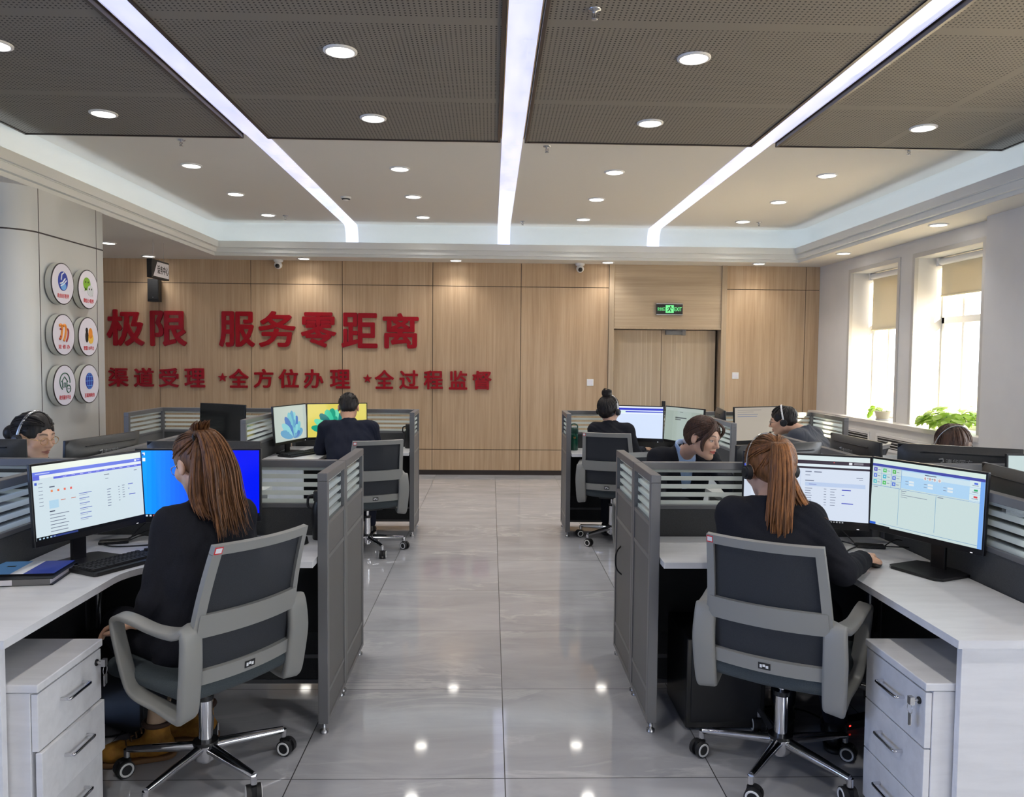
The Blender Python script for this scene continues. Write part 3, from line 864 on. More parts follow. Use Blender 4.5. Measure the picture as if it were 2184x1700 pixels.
t = thing('hanging_sign', 'black hanging sign with white face and black characters beside the column', 'sign', (-3.76, 8.76, 2.44))
MB().box(-.03, 0, 0, .03, .46, .205).build('housing', M['black_matte'], t, .006)
b = MB(); b.quad((.0312, .10, .02), (.0312, .445, .02), (.0312, .445, .185), (.0312, .14, .185)); b.quad((.0312, .03, .02), (.0312, .10, .02), (.0312, .14, .185), (.0312, .135, .185))
b.build('face', M['white_card'], t)
b = MB()
for i, ch in enumerate('话务中心'): put_text(b, ch, (.0315, .135 + i * .076, .055), (0, 1, 0), (0, 0, 1), .066, .095, .001, .02)
tag(b.build('lettering', M['ink'], t), 'black characters reading 话务中心')
b = MB(); b.cyl((0, .1, .2), (0, .1, ZS - 2.44), .002, n=6); b.cyl((0, .38, .2), (0, .38, ZS - 2.44), .002, n=6); b.build('hanging_wire', M['steel'], t)

t = thing('exit_sign', 'green lit EXIT sign with running figure above the door', 'sign', (2.405, YB - .005, 2.195))
MB().box(-.178, -.03, 0, .178, 0, .15).build('housing', M['dark_board'], t, .004)
b = MB(); b.box(-.18, -.033, .142, .18, 0, .152); b.box(-.18, -.033, -.002, .18, 0, .008); b.build('edge_rail', M['steel'], t)
b = MB(); G = emis((120, 250, 150), 1.0)
o_ = -.0335
b.box(-.055, o_, .025, .055, o_ + .002, .13); gp = M.setdefault('sign_green', emis((120, 250, 150), .9))
put_text(b, 'EXIT', (.064, o_ + .002, .05), (1, 0, 0), (0, 0, 1), .10, .052, .002, .01)
for i, ch in enumerate('安全出口'): put_text(b, ch, (-.165 + i * .026, o_ + .002, .055), (1, 0, 0), (0, 0, 1), .023, .045, .002, .0)
tag(b.build('lettering', gp, t), 'green EXIT lettering and square')
b = MB(); y_ = o_ - .0006
def lmb(p, q, r): b.tube([(p[0], y_, p[1]), (q[0], y_, q[1])], [r, r], 8)
b.ball((.012, y_, .112), (.009, .002, .009)); lmb((.006, .098), (-.008, .072), .008); lmb((.008, .096), (.028, .092), .0045); lmb((.028, .092), (.036, .08), .004); lmb((0, .094), (-.022, .094), .0045); lmb((-.022, .094), (-.03, .08), .004)
lmb((-.006, .072), (.014, .06), .006); lmb((.014, .06), (.014, .036), .005); lmb((-.01, .07), (-.02, .052), .006); lmb((-.02, .052), (-.04, .05), .005)
tag(b.build('running_figure', M['dark_board'], t), 'dark running figure on the green square')
for x, z, nm, ln in ((1.345, 1.27, 'switch', 'white square wall plate on oak boards left of the door'), (3.33, 1.38, 'switch', 'white light switch on oak boards right of the door')):
    t = thing('wall_switch', ln, 'switch', (x, YB, z)); MB().box(-.045, -.009, -.045, .045, 0, .045).build('plate', M['white_pl'], t, .004)
    if x > 2: MB().box(-.03, -.013, -.02, .03, -.008, .02).build('rocker', M['white_card'], t, .003)
    else: MB().box(-.033, -.0105, -.033, .033, -.008, .033).build('cover', M['white_card'], t, .003)

# six round light boxes on the column
discs = [(6.46, 2.15, '政务好差评', 'blue emblem', 'upper left'), (6.86, 2.14, '微信小程序', 'green and white speech bubbles', 'upper right'), (6.46, 1.74, '双 修 办', 'orange and red brush strokes', 'middle left'),
         (6.85, 1.735, '智慧110平台', 'dark and orange ovals', 'middle right'), (6.46, 1.33, '政务服务平台', 'green house outline', 'lower left'), (6.85, 1.33, '互联网政务', 'blue globe', 'lower right')]
M['blue'] = mat('print_blue', (38, 62, 160), .4); M['green'] = mat('print_green', (120, 170, 50), .4); M['orange'] = mat('print_orange', (226, 140, 50), .4); M['yellow'] = mat('print_yellow', (236, 190, 80), .4)
M['dgreen'] = mat('print_dark_green', (40, 90, 70), .4); M['lblue'] = mat('print_light_blue', (110, 170, 230), .4); M['maroon'] = mat('print_maroon', (160, 50, 45), .4); M['pale'] = mat('print_pale', (236, 238, 240), .4)
M['disc_side'] = mat('light_box_side', (196, 196, 186), .3); M['disc_face'] = mat('light_box_face', (226, 222, 232), .3)
def ell2(b, cy, cz_, ry, rz_, x, n=32, th=.0008):
    b.m = b.m0 @ tr(x, cy, cz_); vs = [(0, ry * cos(2 * pi * i / n), rz_ * sin(2 * pi * i / n)) for i in range(n)] + [(th, ry * cos(2 * pi * i / n), rz_ * sin(2 * pi * i / n)) for i in range(n)]
    b.add(vs, [tuple(range(n, 2 * n))] + [(i, (i + 1) % n, n + (i + 1) % n, n + i) for i in range(n)]); b.m = b.m0
def stroke(b, pts, r, x): b.m = b.m0; b.tube([(x, y, z) for y, z in pts], r, 6)
for i, (y, z, tx, ic, ps) in enumerate(discs):
    t = thing('round_sign', 'round white sign with %s, %s of six on the column' % (ic, ps), 'sign', (CX, y, z), 0, 'round signs on the column')
    R_ = .166; b = MB(); b.m = rot('Y', pi / 2); b.lathe([(R_, .014), (R_, .062)], 48, True, False); b.build('rim', M['disc_side'], t)
    b = MB(); b.m = rot('Y', pi / 2); b.lathe([(R_ + .001, .060), (R_ + .0015, .066), (R_ - .006, .0665)], 48, True, False); tag(b.build('edge_ring', M['dark_trim'], t), 'dark edge ring')
    b = MB(); b.m = rot('Y', pi / 2); b.lathe([(0, .066), (R_ - .005, .066)], 48, True, False); b.build('face', M['disc_face'], t)
    b = MB()
    for k in range(3):
        a = 2 * pi * k / 3 + .6; b.cyl((0, .13 * cos(a), .13 * sin(a)), (.03, .13 * cos(a), .13 * sin(a)), .006, n=8)
    b.build('standoff', M['steel'], t)
    b = MB(); wd = .17 if len(tx) > 4 else .15; hh = .036
    put_text(b, tx, (.067, -wd / 2, -.115), (0, 1, 0), (0, 0, 1), wd, hh, .0006, .012); tag(b.build('caption', M['red_ink'], t), 'red caption')
    b = MB(); b.m0 = Matrix.Identity(4); x = .0668
    if i == 0:
        ell2(b, 0, .022, .073, .078, x); b.cur = 1; stroke(b, [(-.05, .0), (-.01, .01), (.03, .045)], .006, x + .001); stroke(b, [(-.03, .03), (-.02, .075), (.01, .09)], .006, x + .001); stroke(b, [(-.04, -.02), (.0, -.005), (.05, .03)], .005, x + .001); b.cur = 2; ell2(b, .005, -.02, .04, .03, x + .001)
        ms = [M['blue'], M['pale'], M['lblue']]
    elif i == 1:
        ell2(b, -.025, .045, .06, .055, x); b.add([(x + .0008, -.06, .01), (x + .0008, -.03, .0), (x + .0008, -.065, -.02)], [(0, 1, 2)]); b.cur = 1; ell2(b, .03, -.01, .052, .047, x + .001); b.add([(x + .0018, .05, -.04), (x + .0018, .07, -.04), (x + .0018, .072, -.065)], [(0, 1, 2)])
        b.cur = 2
        for yy, zz, k in ((-.045, .06, .001), (-.005, .06, .001), (.012, .004, .002), (.048, .004, .002)): ell2(b, yy, zz, .008, .008, x + k, 12)
        ms = [M['green'], mat('print_grey_white', (206, 210, 212), .4), M['ink']]
    elif i == 2:
        stroke(b, spline([(-.07, .07), (-.045, .08), (-.03, .05), (-.045, -.02), (-.065, -.035)], 6), .011, x); stroke(b, spline([(-.015, .07), (.01, .08), (.028, .05), (.01, -.02), (-.01, -.05)], 6), .011, x)
        b.cur = 1; stroke(b, spline([(-.06, .045), (-.035, .04), (-.04, 0), (-.07, -.04)], 6), .008, x); stroke(b, spline([(.03, .05), (.06, .04), (.058, -.01), (.03, -.055)], 6), .009, x)
        ms = [M['orange'], M['maroon']]
    elif i == 3:
        ell2(b, -.03, .055, .02, .022, x); ell2(b, -.03, -.0, .026, .05, x); b.cur = 1; ell2(b, .03, .03, .033, .045, x + .001); b.cur = 2; ell2(b, .035, -.015, .045, .045, x); ms = [M['ink'], M['orange'], M['yellow']]
    elif i == 4:
        stroke(b, [(.015 + .075 * cos(radians(a)) - .015, .03 + .07 * sin(radians(a))) for a in range(-10, 250, 10)], .005, x)
        stroke(b, [(-.05, .03), (-.005, .07), (.04, .03)], .005, x); stroke(b, [(-.038, .035), (-.038, -.015), (-.015, -.015), (-.015, .02), (.01, .02), (.01, -.015), (.03, -.015), (.03, .035)], .0045, x)
        stroke(b, [(.055 + .03 * cos(radians(a)), -.03 + .03 * sin(radians(a))) for a in range(-60, 290, 10)], .0045, x); stroke(b, [(.04, -.03), (.07, -.03)], .003, x); ms = [M['dgreen']]
    else:
        ell2(b, 0, .025, .066, .072, x); b.cur = 1
        for zz in (-.015, .025, .062): stroke(b, [(-sqrt(max(0, 1 - ((zz - .025) / .072) ** 2)) * .066, zz), (sqrt(max(0, 1 - ((zz - .025) / .072) ** 2)) * .066, zz)], .0028, x + .001)
        for k in (-.6, 0, .6): stroke(b, [(k * .06 * cos(radians(a)), .025 + .07 * sin(radians(a))) for a in range(-90, 91, 15)], .0022, x + .001)
        ms = [M['blue'], M['lblue']]
    b.build('emblem', ms, t)

# ------------------------------------------------------------------ workstation screens and desks
YS1, YS2, PX = 3.65, 7.32, 1.87
def partition(p, q, label, mid=True, low=.165, grp='grey office partitions with striped glass'):
    dx, dy = q[0] - p[0], q[1] - p[1]; L = sqrt(dx * dx + dy * dy)
    t = thing('partition_panel', label, 'partition', (p[0], p[1], 0), atan2(dy, dx), grp)
    T = .021; b = MB()
    b.box(0, -T, 1.066, L, T, 1.10); b.box(0, -T, .045, .032, T, 1.066); b.box(L - .032, -T, .045, L, T, 1.066)
    for z in [.878] + ([.735] if mid else []) + [low]: b.box(.032, -T + .002, z, L - .032, T - .002, z + .020)
    b.box(.032, -T, .045, L - .032, T, .065)
    b.build('frame', M['metal'], t, .0025)
    MB().box(.032, -.004, .898, L - .032, .004, 1.066).build('striped_glass', M['frost'], t)
    zz = [.065, low, low + .02] + ([.735, .755] if mid else []) + [.878]
    for i in range(0, len(zz) - 1, 2): MB().box(.032, -T + .005, zz[i], L - .032, T - .005, zz[i + 1]).build('fabric_panel', M['panel'] if mid else M['fabric'], t)
    for x in (.02, L - .02):
        b = MB(); b.lathe([(.018, 0), (.018, .012), (.008, .018), (.008, .047)], 16); o = b.build('foot', M['steel'], t, loc=(x, 0, 0))
    return t
for s, nm in ((-1, 'left'), (1, 'right')):
    X = s * .69; g = 'grey office partitions with striped glass'
    partition((X, 3.22), (X, YS1 - .025), 'grey aisle partition with striped glass, nearest one on the %s of the aisle' % nm)
    partition((X, YS1 - .02), (X, 4.13), 'grey aisle partition with striped glass, second one on the %s of the aisle' % nm)
    partition((X, 6.87), (X, YS2 + .02), 'grey aisle partition with striped glass, farthest one on the %s of the aisle' % nm)
    partition((X + s * .025, YS1), (s * (PX - .025), YS1), 'partition behind the monitors of the ponytailed woman at the front %s desk' % nm, False)
    partition((s * (PX + .025), YS1), (s * 3.05, YS1), 'outer partition with striped glass at the %s edge of the front cubicles' % nm, False)
    partition((s * PX, 2.30), (s * PX, YS1 - .025), 'partition beside the ponytailed woman\'s desk at the %s front, running toward the viewer' % nm, False)
    partition((s * PX, YS1 + .0), (s * PX, 5.0), 'partition between the two back seats of the front %s cubicles' % nm, False)
    partition((X + s * .025, YS2), (s * (PX - .025), YS2), 'low partition along the oak wall behind the %s' % ('man in the navy suit' if s < 0 else 'woman with the hair bun'), False)
    partition((s * (PX + .025), YS2), (s * 3.05, YS2), 'low partition along the oak wall behind the %s' % ('dark switched-off monitor' if s < 0 else 'man in the grey jacket'), False)
    partition((s * PX, 5.95), (s * PX, YS2 - .025), 'partition dividing the far %s cubicles' % nm, False)
    partition((s * 3.05, 6.62), (s * 3.05, YS2 + .02), 'short end partition of the far %s cubicles' % nm)

def desk(sx, side, sy, py, label):
    """L-shaped top; side -1 is the aisle side of the middle partition, +1 the outer side"""
    kx = sx * side
    o = [(.024, .024), (1.155, .024), (1.155, .5), (.70, .5)] + arc(.70, .73, .23, 270, 180, 8)[1:] + [(.47, 1.39), (.024, 1.39)]
    t = thing('desk', label, 'desk', (sx * PX, py, 0), 0, 'white L-shaped desks')
    b = MB(); b.prism([(kx * a, sy * q) for a, q in o], .725, .75); b.build('desktop', M['desk'], t, .002)
    b = MB(); b.box(kx * .024, sy * 1.352, 0, kx * .45, sy * 1.377, .725); b.build('end_panel', M['desk'], t, .0015)
    b = MB(); b.box(kx * .03, sy * .03, .30, kx * 1.12, sy * .045, .725); b.build('modesty_panel', M['dark_board'], t)
    b = MB(); b.cyl((kx * .09, sy * .09, 0), (kx * .09, sy * .09, .725), .018); b.build('leg', M['steel'], t)
    if side > 0: b = MB(); b.box(kx * 1.13, sy * .06, 0, kx * 1.148, sy * .46, .725); b.build('end_panel', M['desk'], t)
    return t
for a_ in ((-1, -1, -1, YS1, 'white L-shaped desk of the ponytailed woman at the left front'), (1, -1, -1, YS1, 'white L-shaped desk of the ponytailed woman at the right front'),
           (-1, -1, 1, YS1, 'white desk on the far side of the left front partition, behind the blue screen'), (1, -1, 1, YS1, 'white desk of the woman in the light blue shirt'),
           (-1, -1, -1, YS2, 'white L-shaped desk of the man in the navy suit'), (1, -1, -1, YS2, 'white L-shaped desk of the woman with the hair bun'),
           (-1, 1, 1, YS1, 'white desk of the woman with glasses at the far left'), (1, 1, 1, YS1, 'white desk of the person behind the two monitor backs at the right'),
           (-1, 1, -1, YS2, 'white desk under the dark switched-off monitor'), (1, 1, -1, YS2, 'white desk of the man in the grey jacket'), (1, 1, -1, YS1, 'white desk beyond the striped partition at the right edge')):
    desk(*a_)

# ------------------------------------------------------------------ monitors
def canvas(b, mats, rects, w, h, z0):
    """rects: x0, y0, x1, y1 (0..1 from the top left), colour, strength"""
    for i, (x0, y0, x1, y1, c, *e) in enumerate(rects):
        m = emis(c, e[0] if e else .82)
        if m not in mats: mats.append(m)
        b.cur = mats.index(m); y = -.0006 - .00012 * min(i, 6) - (.0003 if i > 6 else 0)
        b.quad((-w / 2 + x0 * w, y, z0 + h / 2 - y1 * h), (-w / 2 + x1 * w, y, z0 + h / 2 - y1 * h), (-w / 2 + x1 * w, y, z0 + h / 2 - y0 * h), (-w / 2 + x0 * w, y, z0 + h / 2 - y0 * h))
def monitor(x, y, yaw, label, rects=None, extra=None, bdx=0.0, logo=False, tilt=3.0, zc=.25, grp='black desktop monitors', off=False, sc=1.0):
    t = thing('monitor', label, 'monitor', (x, y, .7512), radians(yaw), grp); t.scale = (sc, sc, sc)
    TM = tr(0, 0, zc) @ rot('X', radians(-tilt)); W2, H2 = .2725, .165
    b = MB(); b.m = TM; b.box(-W2, 0, -H2, W2, .016, H2); b.build('bezel', M['bezel'], t, .003)
    b = MB(); b.m = TM                                            # bulged back shell
    def shell(u, v):
        px = (u - .5) * 2; pz = (v - .5) * 2; d = .016 + .038 * (max(0, 1 - abs(px) ** 3.2) * max(0, 1 - abs(pz) ** 4)) ** .55
        return (-px * W2 * .995, d, pz * H2 * .99), (0, 1, 0)
    b.grid(shell, 20, 14); b.cur = 1; b.box(-W2 * .72, .038, H2 * .775, W2 * .62, .0475, H2 * .80)
    b.build('back_shell', [M['mon_back'], M['black']], t)
    sw, sh, sz = .527, .296, .008
    if off: b = MB(); b.m = TM; b.quad((-sw / 2, -.0006, sz - sh / 2), (sw / 2, -.0006, sz - sh / 2), (sw / 2, -.0006, sz + sh / 2), (-sw / 2, -.0006, sz + sh / 2)); b.build('screen', M['screen_off'], t)
    elif rects:
        b = MB(); b.m = TM; ms = []; canvas(b, ms, rects, sw, sh, sz)
        if extra: extra(b, ms, sw, sh, sz)
        b.build('screen', ms, t)
    b = MB(); b.box(bdx - .034, .03, .0, bdx + .034, .046, zc + .02); b.build('stand_neck', M['bezel'], t, .004)
    b = MB(); b.prism([(bdx - .125, -.10), (bdx - .10, -.12), (bdx + .10, -.12), (bdx + .125, -.10), (bdx + .125, .07), (bdx + .09, .09), (bdx - .09, .09), (bdx - .125, .07)], 0, .011); b.build('stand_base', M['bezel'], t, .003)
    b = MB(); b.m = TM; b.cur = 0; b.box(W2 - .055, -.0008, -H2 + .0035, W2 - .045, .0, -H2 + .006); b.build('power_light', emis((240, 240, 250), 1.0), t)
    if logo:
        b = MB(); b.m = TM
        yv = .0541; put_text(b, '清华同方', (.055, yv, .076), (-1, 0, 0), (0, 0, 1), .115, .028, .0006, .01)
        b.tube([(.085, yv - .0004, .099), (.068, yv, .102), (.064, yv, .090), (.082, yv - .0004, .078)], [.003, .005, .004, .0015], 6)
        tag(b.build('logo', mat('pale_print', (150, 150, 150), .5), t), 'pale maker\'s emblem with four characters')
    return t
def lines(rects, x0, x1, ys, c, hgt=.009, jit=.3, seed=1):
    rr = random.Random(seed)
    for y in ys: rects.append((x0, y, x1 - rr.random() * jit * (x1 - x0), y + hgt, c))
wht = (206, 222, 230)
GR = (120, 128, 150); BL = (64, 72, 190)
# white web page, left front
r = [(0, 0, 1, 1, wht, .86), (0, 0, 1, .085, (226, 234, 224), .9), (0, .085, 1, .135, (104, 122, 226), .85), (0, .135, 1, .175, (222, 230, 234), .9), (.17, .175, 1, .205, (96, 106, 218), .85), (0, .135, .055, .195, (96, 106, 218), .85), (0, .955, 1, 1, (16, 18, 24), .6)]
r += [(.02, .105, .14, .118, (190, 200, 250)), (.93, .095, .95, .125, (230, 235, 255)), (.955, .1, .985, .11, (200, 206, 250))]
for k in range(10): r.append((.25 + k * .075, .185, .28 + k * .075, .193, (190, 196, 250)))
for k in range(4): r.append((.14 + k * .055, .35, .157 + k * .055, .38, (232, 140 - k * 14, 90)))
for k in range(7): r.append((.04, .24 + k * .05, .075, .247 + k * .05, GR))
r += [(.01, .225, .03, .26, (70, 96, 200)), (.13, .3, .175, .315, (90, 98, 120)), (.12, .49, .2, .6, (180, 214, 236)), (.22, .50, .26, .51, (200, 120, 100)), (.31, .50, .35, .51, (200, 120, 100)), (.12, .63, .165, .645, (70, 76, 96))]
lines(r, .12, .29, [.68 + k * .045 for k in range(6)], (110, 118, 140)); lines(r, .38, .5, [.46 + k * .07 for k in range(6)], (96, 110, 190)); lines(r, .38, .46, [.485 + k * .07 for k in range(6)], (160, 170, 200), .007)
lines(r, .64, .68, [.47 + k * .04 for k in range(7)], (110, 118, 150)); lines(r, .75, .765, [.46 + k * .04 for k in range(6)], GR, .008, .1); lines(r, .79, .815, [.45 + k * .035 for k in range(6)], GR, .008, .2)
r += [(.85, .445, .9, .455, BL), (.85, .51, .862, .52, BL), (.855, .60, .92, .611, BL), (.62, .25, .67, .262, GR), (.63, .31, .66, .318, GR), (.92, .25, .95, .26, GR)]
for k in range(5): r.append((.02 + k * .03, .968, .035 + k * .03, .988, (170, 200, 220)))
r.append((.12, .965, .35, .99, (50, 66, 130)))
monitor(-1.60, 3.17, 67, 'monitor with a white web page at the left front desk', r, None, -.04, tilt=4, sc=.95, zc=.275)
# blue desktop, left front
r = [(0, 0, 1, 1, (0, 92, 235), .9)]
def deskt(b, ms, w, h, z0):
    # the blue picture: light on the left, deep blue on the right
    n = 26
    for i in range(n):
        f = i / (n - 1); k = max(0, min(1, (f - .02) / .75)); c = tuple(int(a + (q - a) * k) for a, q in zip((24, 158, 255), (0, 22, 236)))
        m = emis(c, .95); ms.append(m) if m not in ms else None; b.cur = ms.index(m)
        x0 = -w / 2 + w * i / n; x1 = -w / 2 + w * (i + 1) / n; b.quad((x0, -.0008, z0 - h / 2), (x1, -.0008, z0 - h / 2), (x1, -.0008, z0 + h / 2), (x0, -.0008, z0 + h / 2))
    def q(x0, y0, x1, y1, c, e=.9, yy=-.0012):
        m = emis(c, e); ms.append(m) if m not in ms else None; b.cur = ms.index(m)
        b.quad((-w / 2 + x0 * w, yy, z0 + h / 2 - y1 * h), (-w / 2 + x1 * w, yy, z0 + h / 2 - y1 * h), (-w / 2 + x1 * w, yy, z0 + h / 2 - y0 * h), (-w / 2 + x0 * w, yy, z0 + h / 2 - y0 * h))
    q(.62, .37, .705, .52, (60, 150, 255)); q(.715, .35, .81, .52, (80, 165, 255)); q(.62, .535, .705, .68, (50, 140, 250)); q(.715, .535, .81, .70, (70, 155, 255))
    q(.045, .03, .065, .07, (230, 235, 245)); q(.04, .05, .055, .075, (40, 90, 200), .9, -.0014); q(.045, .11, .068, .16, (240, 244, 248)); q(0, .955, 1, 1, (20, 22, 34), .6, -.0011)
    for k in range(5): q(.01 + k * .03, .965, .026 + k * .03, .99, (220, 80, 60) if k == 4 else (210, 225, 240), .8, -.0014)
monitor(-1.30, 3.505, 4, 'monitor with a bright blue desktop at the left front desk', r, deskt, .0, tilt=1)
# white page with dark header, right front
r = [(0, 0, 1, 1, (206, 216, 232), .9), (0, 0, 1, .07, (208, 222, 224), .9), (0, .07, 1, .125, (66, 56, 70), .7), (0, .125, 1, .165, (214, 226, 234), .9), (0, .165, 1, .195, (56, 48, 62), .7), (0, .195, .06, .33, (70, 68, 86), .7), (0, .165, .06, .23, (64, 84, 206), .9)]
r += [(.84, .078, .865, .115, (230, 232, 240)), (.88, .085, .95, .093, (180, 180, 190)), (.88, .1, .95, .107, (180, 180, 190)), (.72, .085, .73, .095, (220, 90, 90)), (.5, .40, .97, .46, (188, 206, 236)), (.46, .22, .463, .95, (180, 195, 225)), (0, .33, .06, 1, (206, 216, 232)), (.015, .25, .035, .275, (220, 225, 235)), (.015, .29, .035, .315, (220, 225, 235)), (0, .962, 1, 1, (18, 18, 22), .6)]
lines(r, .50, .56, [.49 + k * .036 for k in range(6)], GR); lines(r, .65, .67, [.49 + k * .04 for k in range(7)], GR, .008, .1); lines(r, .70, .75, [.49 + k * .04 for k in range(7)], GR, .008, .4)
r += [(.79, .49, .86, .503, BL), (.79, .57, .81, .58, BL), (.79, .69, .88, .702, BL), (.5, .235, .55, .25, GR), (.57, .235, .63, .25, GR), (.5, .29, .54, .30, GR), (.9, .30, .95, .31, GR), (.92, .33, .95, .337, GR), (.5, .37, .57, .385, GR), (.53, .425, .59, .44, (110, 120, 190))]
for k in range(9): r.append((.62 + k * .022, .972, .632 + k * .022, .99, (220, 225, 230)))
monitor(1.415, 3.46, -22, 'monitor with a white page and dark header at the right front desk', r, None, .0, tilt=2)
# blue dashboard, right front
lg = (196, 214, 214)
r = [(0, 0, 1, 1, lg, .88), (0, 0, 1, .065, (206, 224, 218), .9), (0, .065, 1, .105, (70, 78, 170), .8), (.285, .105, .97, .375, (170, 206, 236), .88), (.285, .12, .97, .19, (198, 220, 232), .88), (.88, .105, .97, .40, (206, 226, 232), .88), (.965, .105, 1, 1, (120, 170, 240), .85)]
cc = [(90, 84, 190), (80, 190, 100), (80, 180, 84), (96, 120, 215), (70, 180, 205), (96, 120, 215), (80, 190, 200), (80, 190, 100), (90, 120, 215)]
for k in range(9):
    x = .015 + (k % 3) * .092; y = .125 + (k // 3) * .092
    r += [(x, y, x + .034, y + .055, cc[k]), (x + .011, y + .016, x + .024, y + .038, (220, 240, 235)), (x + .04, y + .025, x + .066, y + .033, GR)]
for k in range(4): r += [(.0, .112 + k * .092, .285, .115 + k * .092, (90, 140, 205))]
for k in (.092, .188, .284): r.append((k, .112, k + .003, .39, (90, 140, 205)))
for k in range(4): r.append((.49 + k * .042, .155, .518 + k * .042, .205, (226, 232, 234)))
for k, x in enumerate((.36, .53, .70)): r += [(x, .25, x + .045, .278, (224, 234, 240)), (x, .29, x + .045, .318, (224, 234, 240)), (x - .035, .26, x - .008, .267, GR), (x - .035, .30, x - .008, .307, GR)]
for k in range(3): r += [(.915, .13 + k * .09, .945, .155 + k * .09, ((80, 110, 220), (60, 170, 110), (214, 70, 80))[k]), (.90, .165 + k * .09, .95, .172 + k * .09, GR), (.88, .195 + k * .09, .97, .198 + k * .09, (110, 160, 220))]
r += [(.27, .395, .274, .93, (130, 170, 200)), (.605, .40, .609, .92, (130, 170, 200)), (0, .39, .97, .394, (90, 140, 205)), (0, .95, .06, .985, (50, 100, 210)), (.09, .958, .97, .963, (90, 140, 190)), (.02, .41, .06, .42, GR), (.29, .41, .34, .42, GR), (.62, .41, .67, .42, GR), (.29, .47, .53, .477, GR), (.29, .44, .33, .447, GR), (.29, .50, .35, .506, GR), (.52, .17 + .0, .58, .178, GR), (.5, .128, .6, .14, (90, 100, 120)), (0, .985, .2, 1, (24, 24, 30), .6)]
def zeros(b, ms, w, h, z0):
    m = emis((190, 60, 60), .7); ms.append(m); b.cur = ms.index(m)
    for k in range(4): put_text(b, '0', (-w / 2 + (.497 + k * .042) * w, -.0016, z0 + h / 2 - .197 * h), (1, 0, 0), (0, 0, 1), .014 * w, .034 * h, .0002, .012)
monitor(1.735, 3.065, -67, 'monitor with a blue and green dashboard at the right front desk', r, zeros, .05, tilt=2, sc=.95, zc=.28)
# two far left screens with a ribbon-petal picture
def petals(cols, cx, cz_, sc):
    def f(b, ms, w, h, z0):
        rr = random.Random(5); k = 0
        for ring, n, L in ((0, 9, 1.0), (1, 7, .72), (2, 5, .45)):
            for i in range(n):
                a = radians(12 + 156 * i / (n - 1)) ; c = cols[(i + ring * 2) % len(cols)]; m = emis(c, .8); ms.append(m) if m not in ms else None; b.cur = ms.index(m); k += 1
                ux, uz = cos(a), sin(a) * 1.25; wx, wz = -uz * .32, ux * .32; y = -.0008 - k * .00004
                P = []
                for q in range(14):
                    th = 2 * pi * q / 14; e = .5 + .5 * cos(th); P.append((cx * w + sc * L * (ux * e + wx * sin(th) * .62 + .08 * sin(3 * e + i)), y, z0 + max(-.47 * h, min(.47 * h, cz_ * h + sc * L * (uz * e + wz * sin(th) * .62)))))
                b.add(P, [tuple(range(14))[::-1]])
    return f
monitor(-1.72, 6.78, 74, 'monitor with pale screen and blue ribbon shapes left of the man in navy suit', [(0, 0, 1, 1, (190, 202, 196), .8)], petals([(100, 160, 200), (120, 190, 205), (80, 120, 190), (140, 205, 215)], .02, -.40, .18), tilt=4)
monitor(-1.385, 7.10, 20, 'monitor with yellow screen in front of the man in navy suit', [(0, 0, 1, 1, (222, 208, 96), .82)], petals([(30, 160, 130), (60, 200, 160), (20, 120, 120), (110, 220, 180)], -.1, -.34, .17), tilt=3)
# far right screens
r = [(0, 0, 1, 1, (206, 220, 244), .9), (0, 0, 1, .05, (220, 228, 240), .9), (0, .05, 1, .115, (52, 62, 196), .85), (0, .115, 1, .15, (214, 224, 245), .9), (.0, .15, 1, .18, (56, 66, 200), .85), (.28, .14, .36, .20, (212, 236, 226), .9), (0, .2, 1, .23, (224, 232, 248), .9), (.1, .21, .25, .22, BL), (0, .965, 1, 1, (20, 20, 26), .6)]
monitor(1.30, 7.08, -18, 'monitor with blue header bars in front of the woman with hair bun', r, tilt=3)
r = [(0, 0, 1, 1, (166, 180, 172), .75), (0, 0, 1, .1, (180, 192, 186), .75), (.22, .1, .7, 1, (172, 186, 178), .75), (.28, .28, .58, .32, (96, 102, 102), .6), (.28, .34, .43, .37, (110, 116, 116), .6), (.4, .12, .48, .135, (120, 126, 126), .6)]
monitor(1.70, 6.86, -66, 'monitor with grey document page right of the bun-haired woman\'s screen', r, tilt=4)
r = [(0, 0, 1, 1, (196, 186, 172), .62), (.06, .07, .6, .08, (130, 130, 130), .6), (.06, .13, .42, .14, (140, 140, 140), .6), (.06, .2, .52, .213, (100, 120, 160), .6), (.06, .26, .5, .275, (90, 120, 170), .6)]
monitor(2.43, 7.06, 25, 'monitor with beige page in front of the man in grey jacket', r, tilt=3)
monitor(2.0, 6.68, 80, 'monitor seen almost edge-on between the far right screens', [(0, 0, 1, 1, (200, 200, 190), .7)], tilt=3)
monitor(-2.337, 6.85, -29, 'dark switched-off monitor at the far left desk', off=True)
# monitors seen from behind
monitor(-2.0, 4.06, 78 + 180, 'black monitor back behind the left front screens, near the woman with glasses', [(0, 0, 1, 1, wht, .8)], logo=True)
monitor(-2.53, 3.87, 180, 'black monitor back at the left edge hiding the woman\'s chin', [(0, 0, 1, 1, wht, .8)], logo=True)
monitor(-1.39, 3.84, 180, 'black monitor back just above the bright blue screen', [(0, 0, 1, 1, wht, .8)])
monitor(1.447, 3.90, 22 + 180, 'grey monitor back behind the head of the right ponytailed woman', [(0, 0, 1, 1, wht, .8)])
monitor(2.02, 4.24, -88 + 180, 'dark monitor back standing left of the widest monitor back at the right', [(0, 0, 1, 1, wht, .8)], logo=True)
monitor(2.335, 3.83, -30 + 180, 'wide dark monitor back in front of the headset wearer at the right', [(0, 0, 1, 1, wht, .8)], logo=True)
monitor(2.05, 2.93, 90 - 6, 'dark monitor back behind the dashboard screen at the right edge', [(0, 0, 1, 1, wht, .8)])
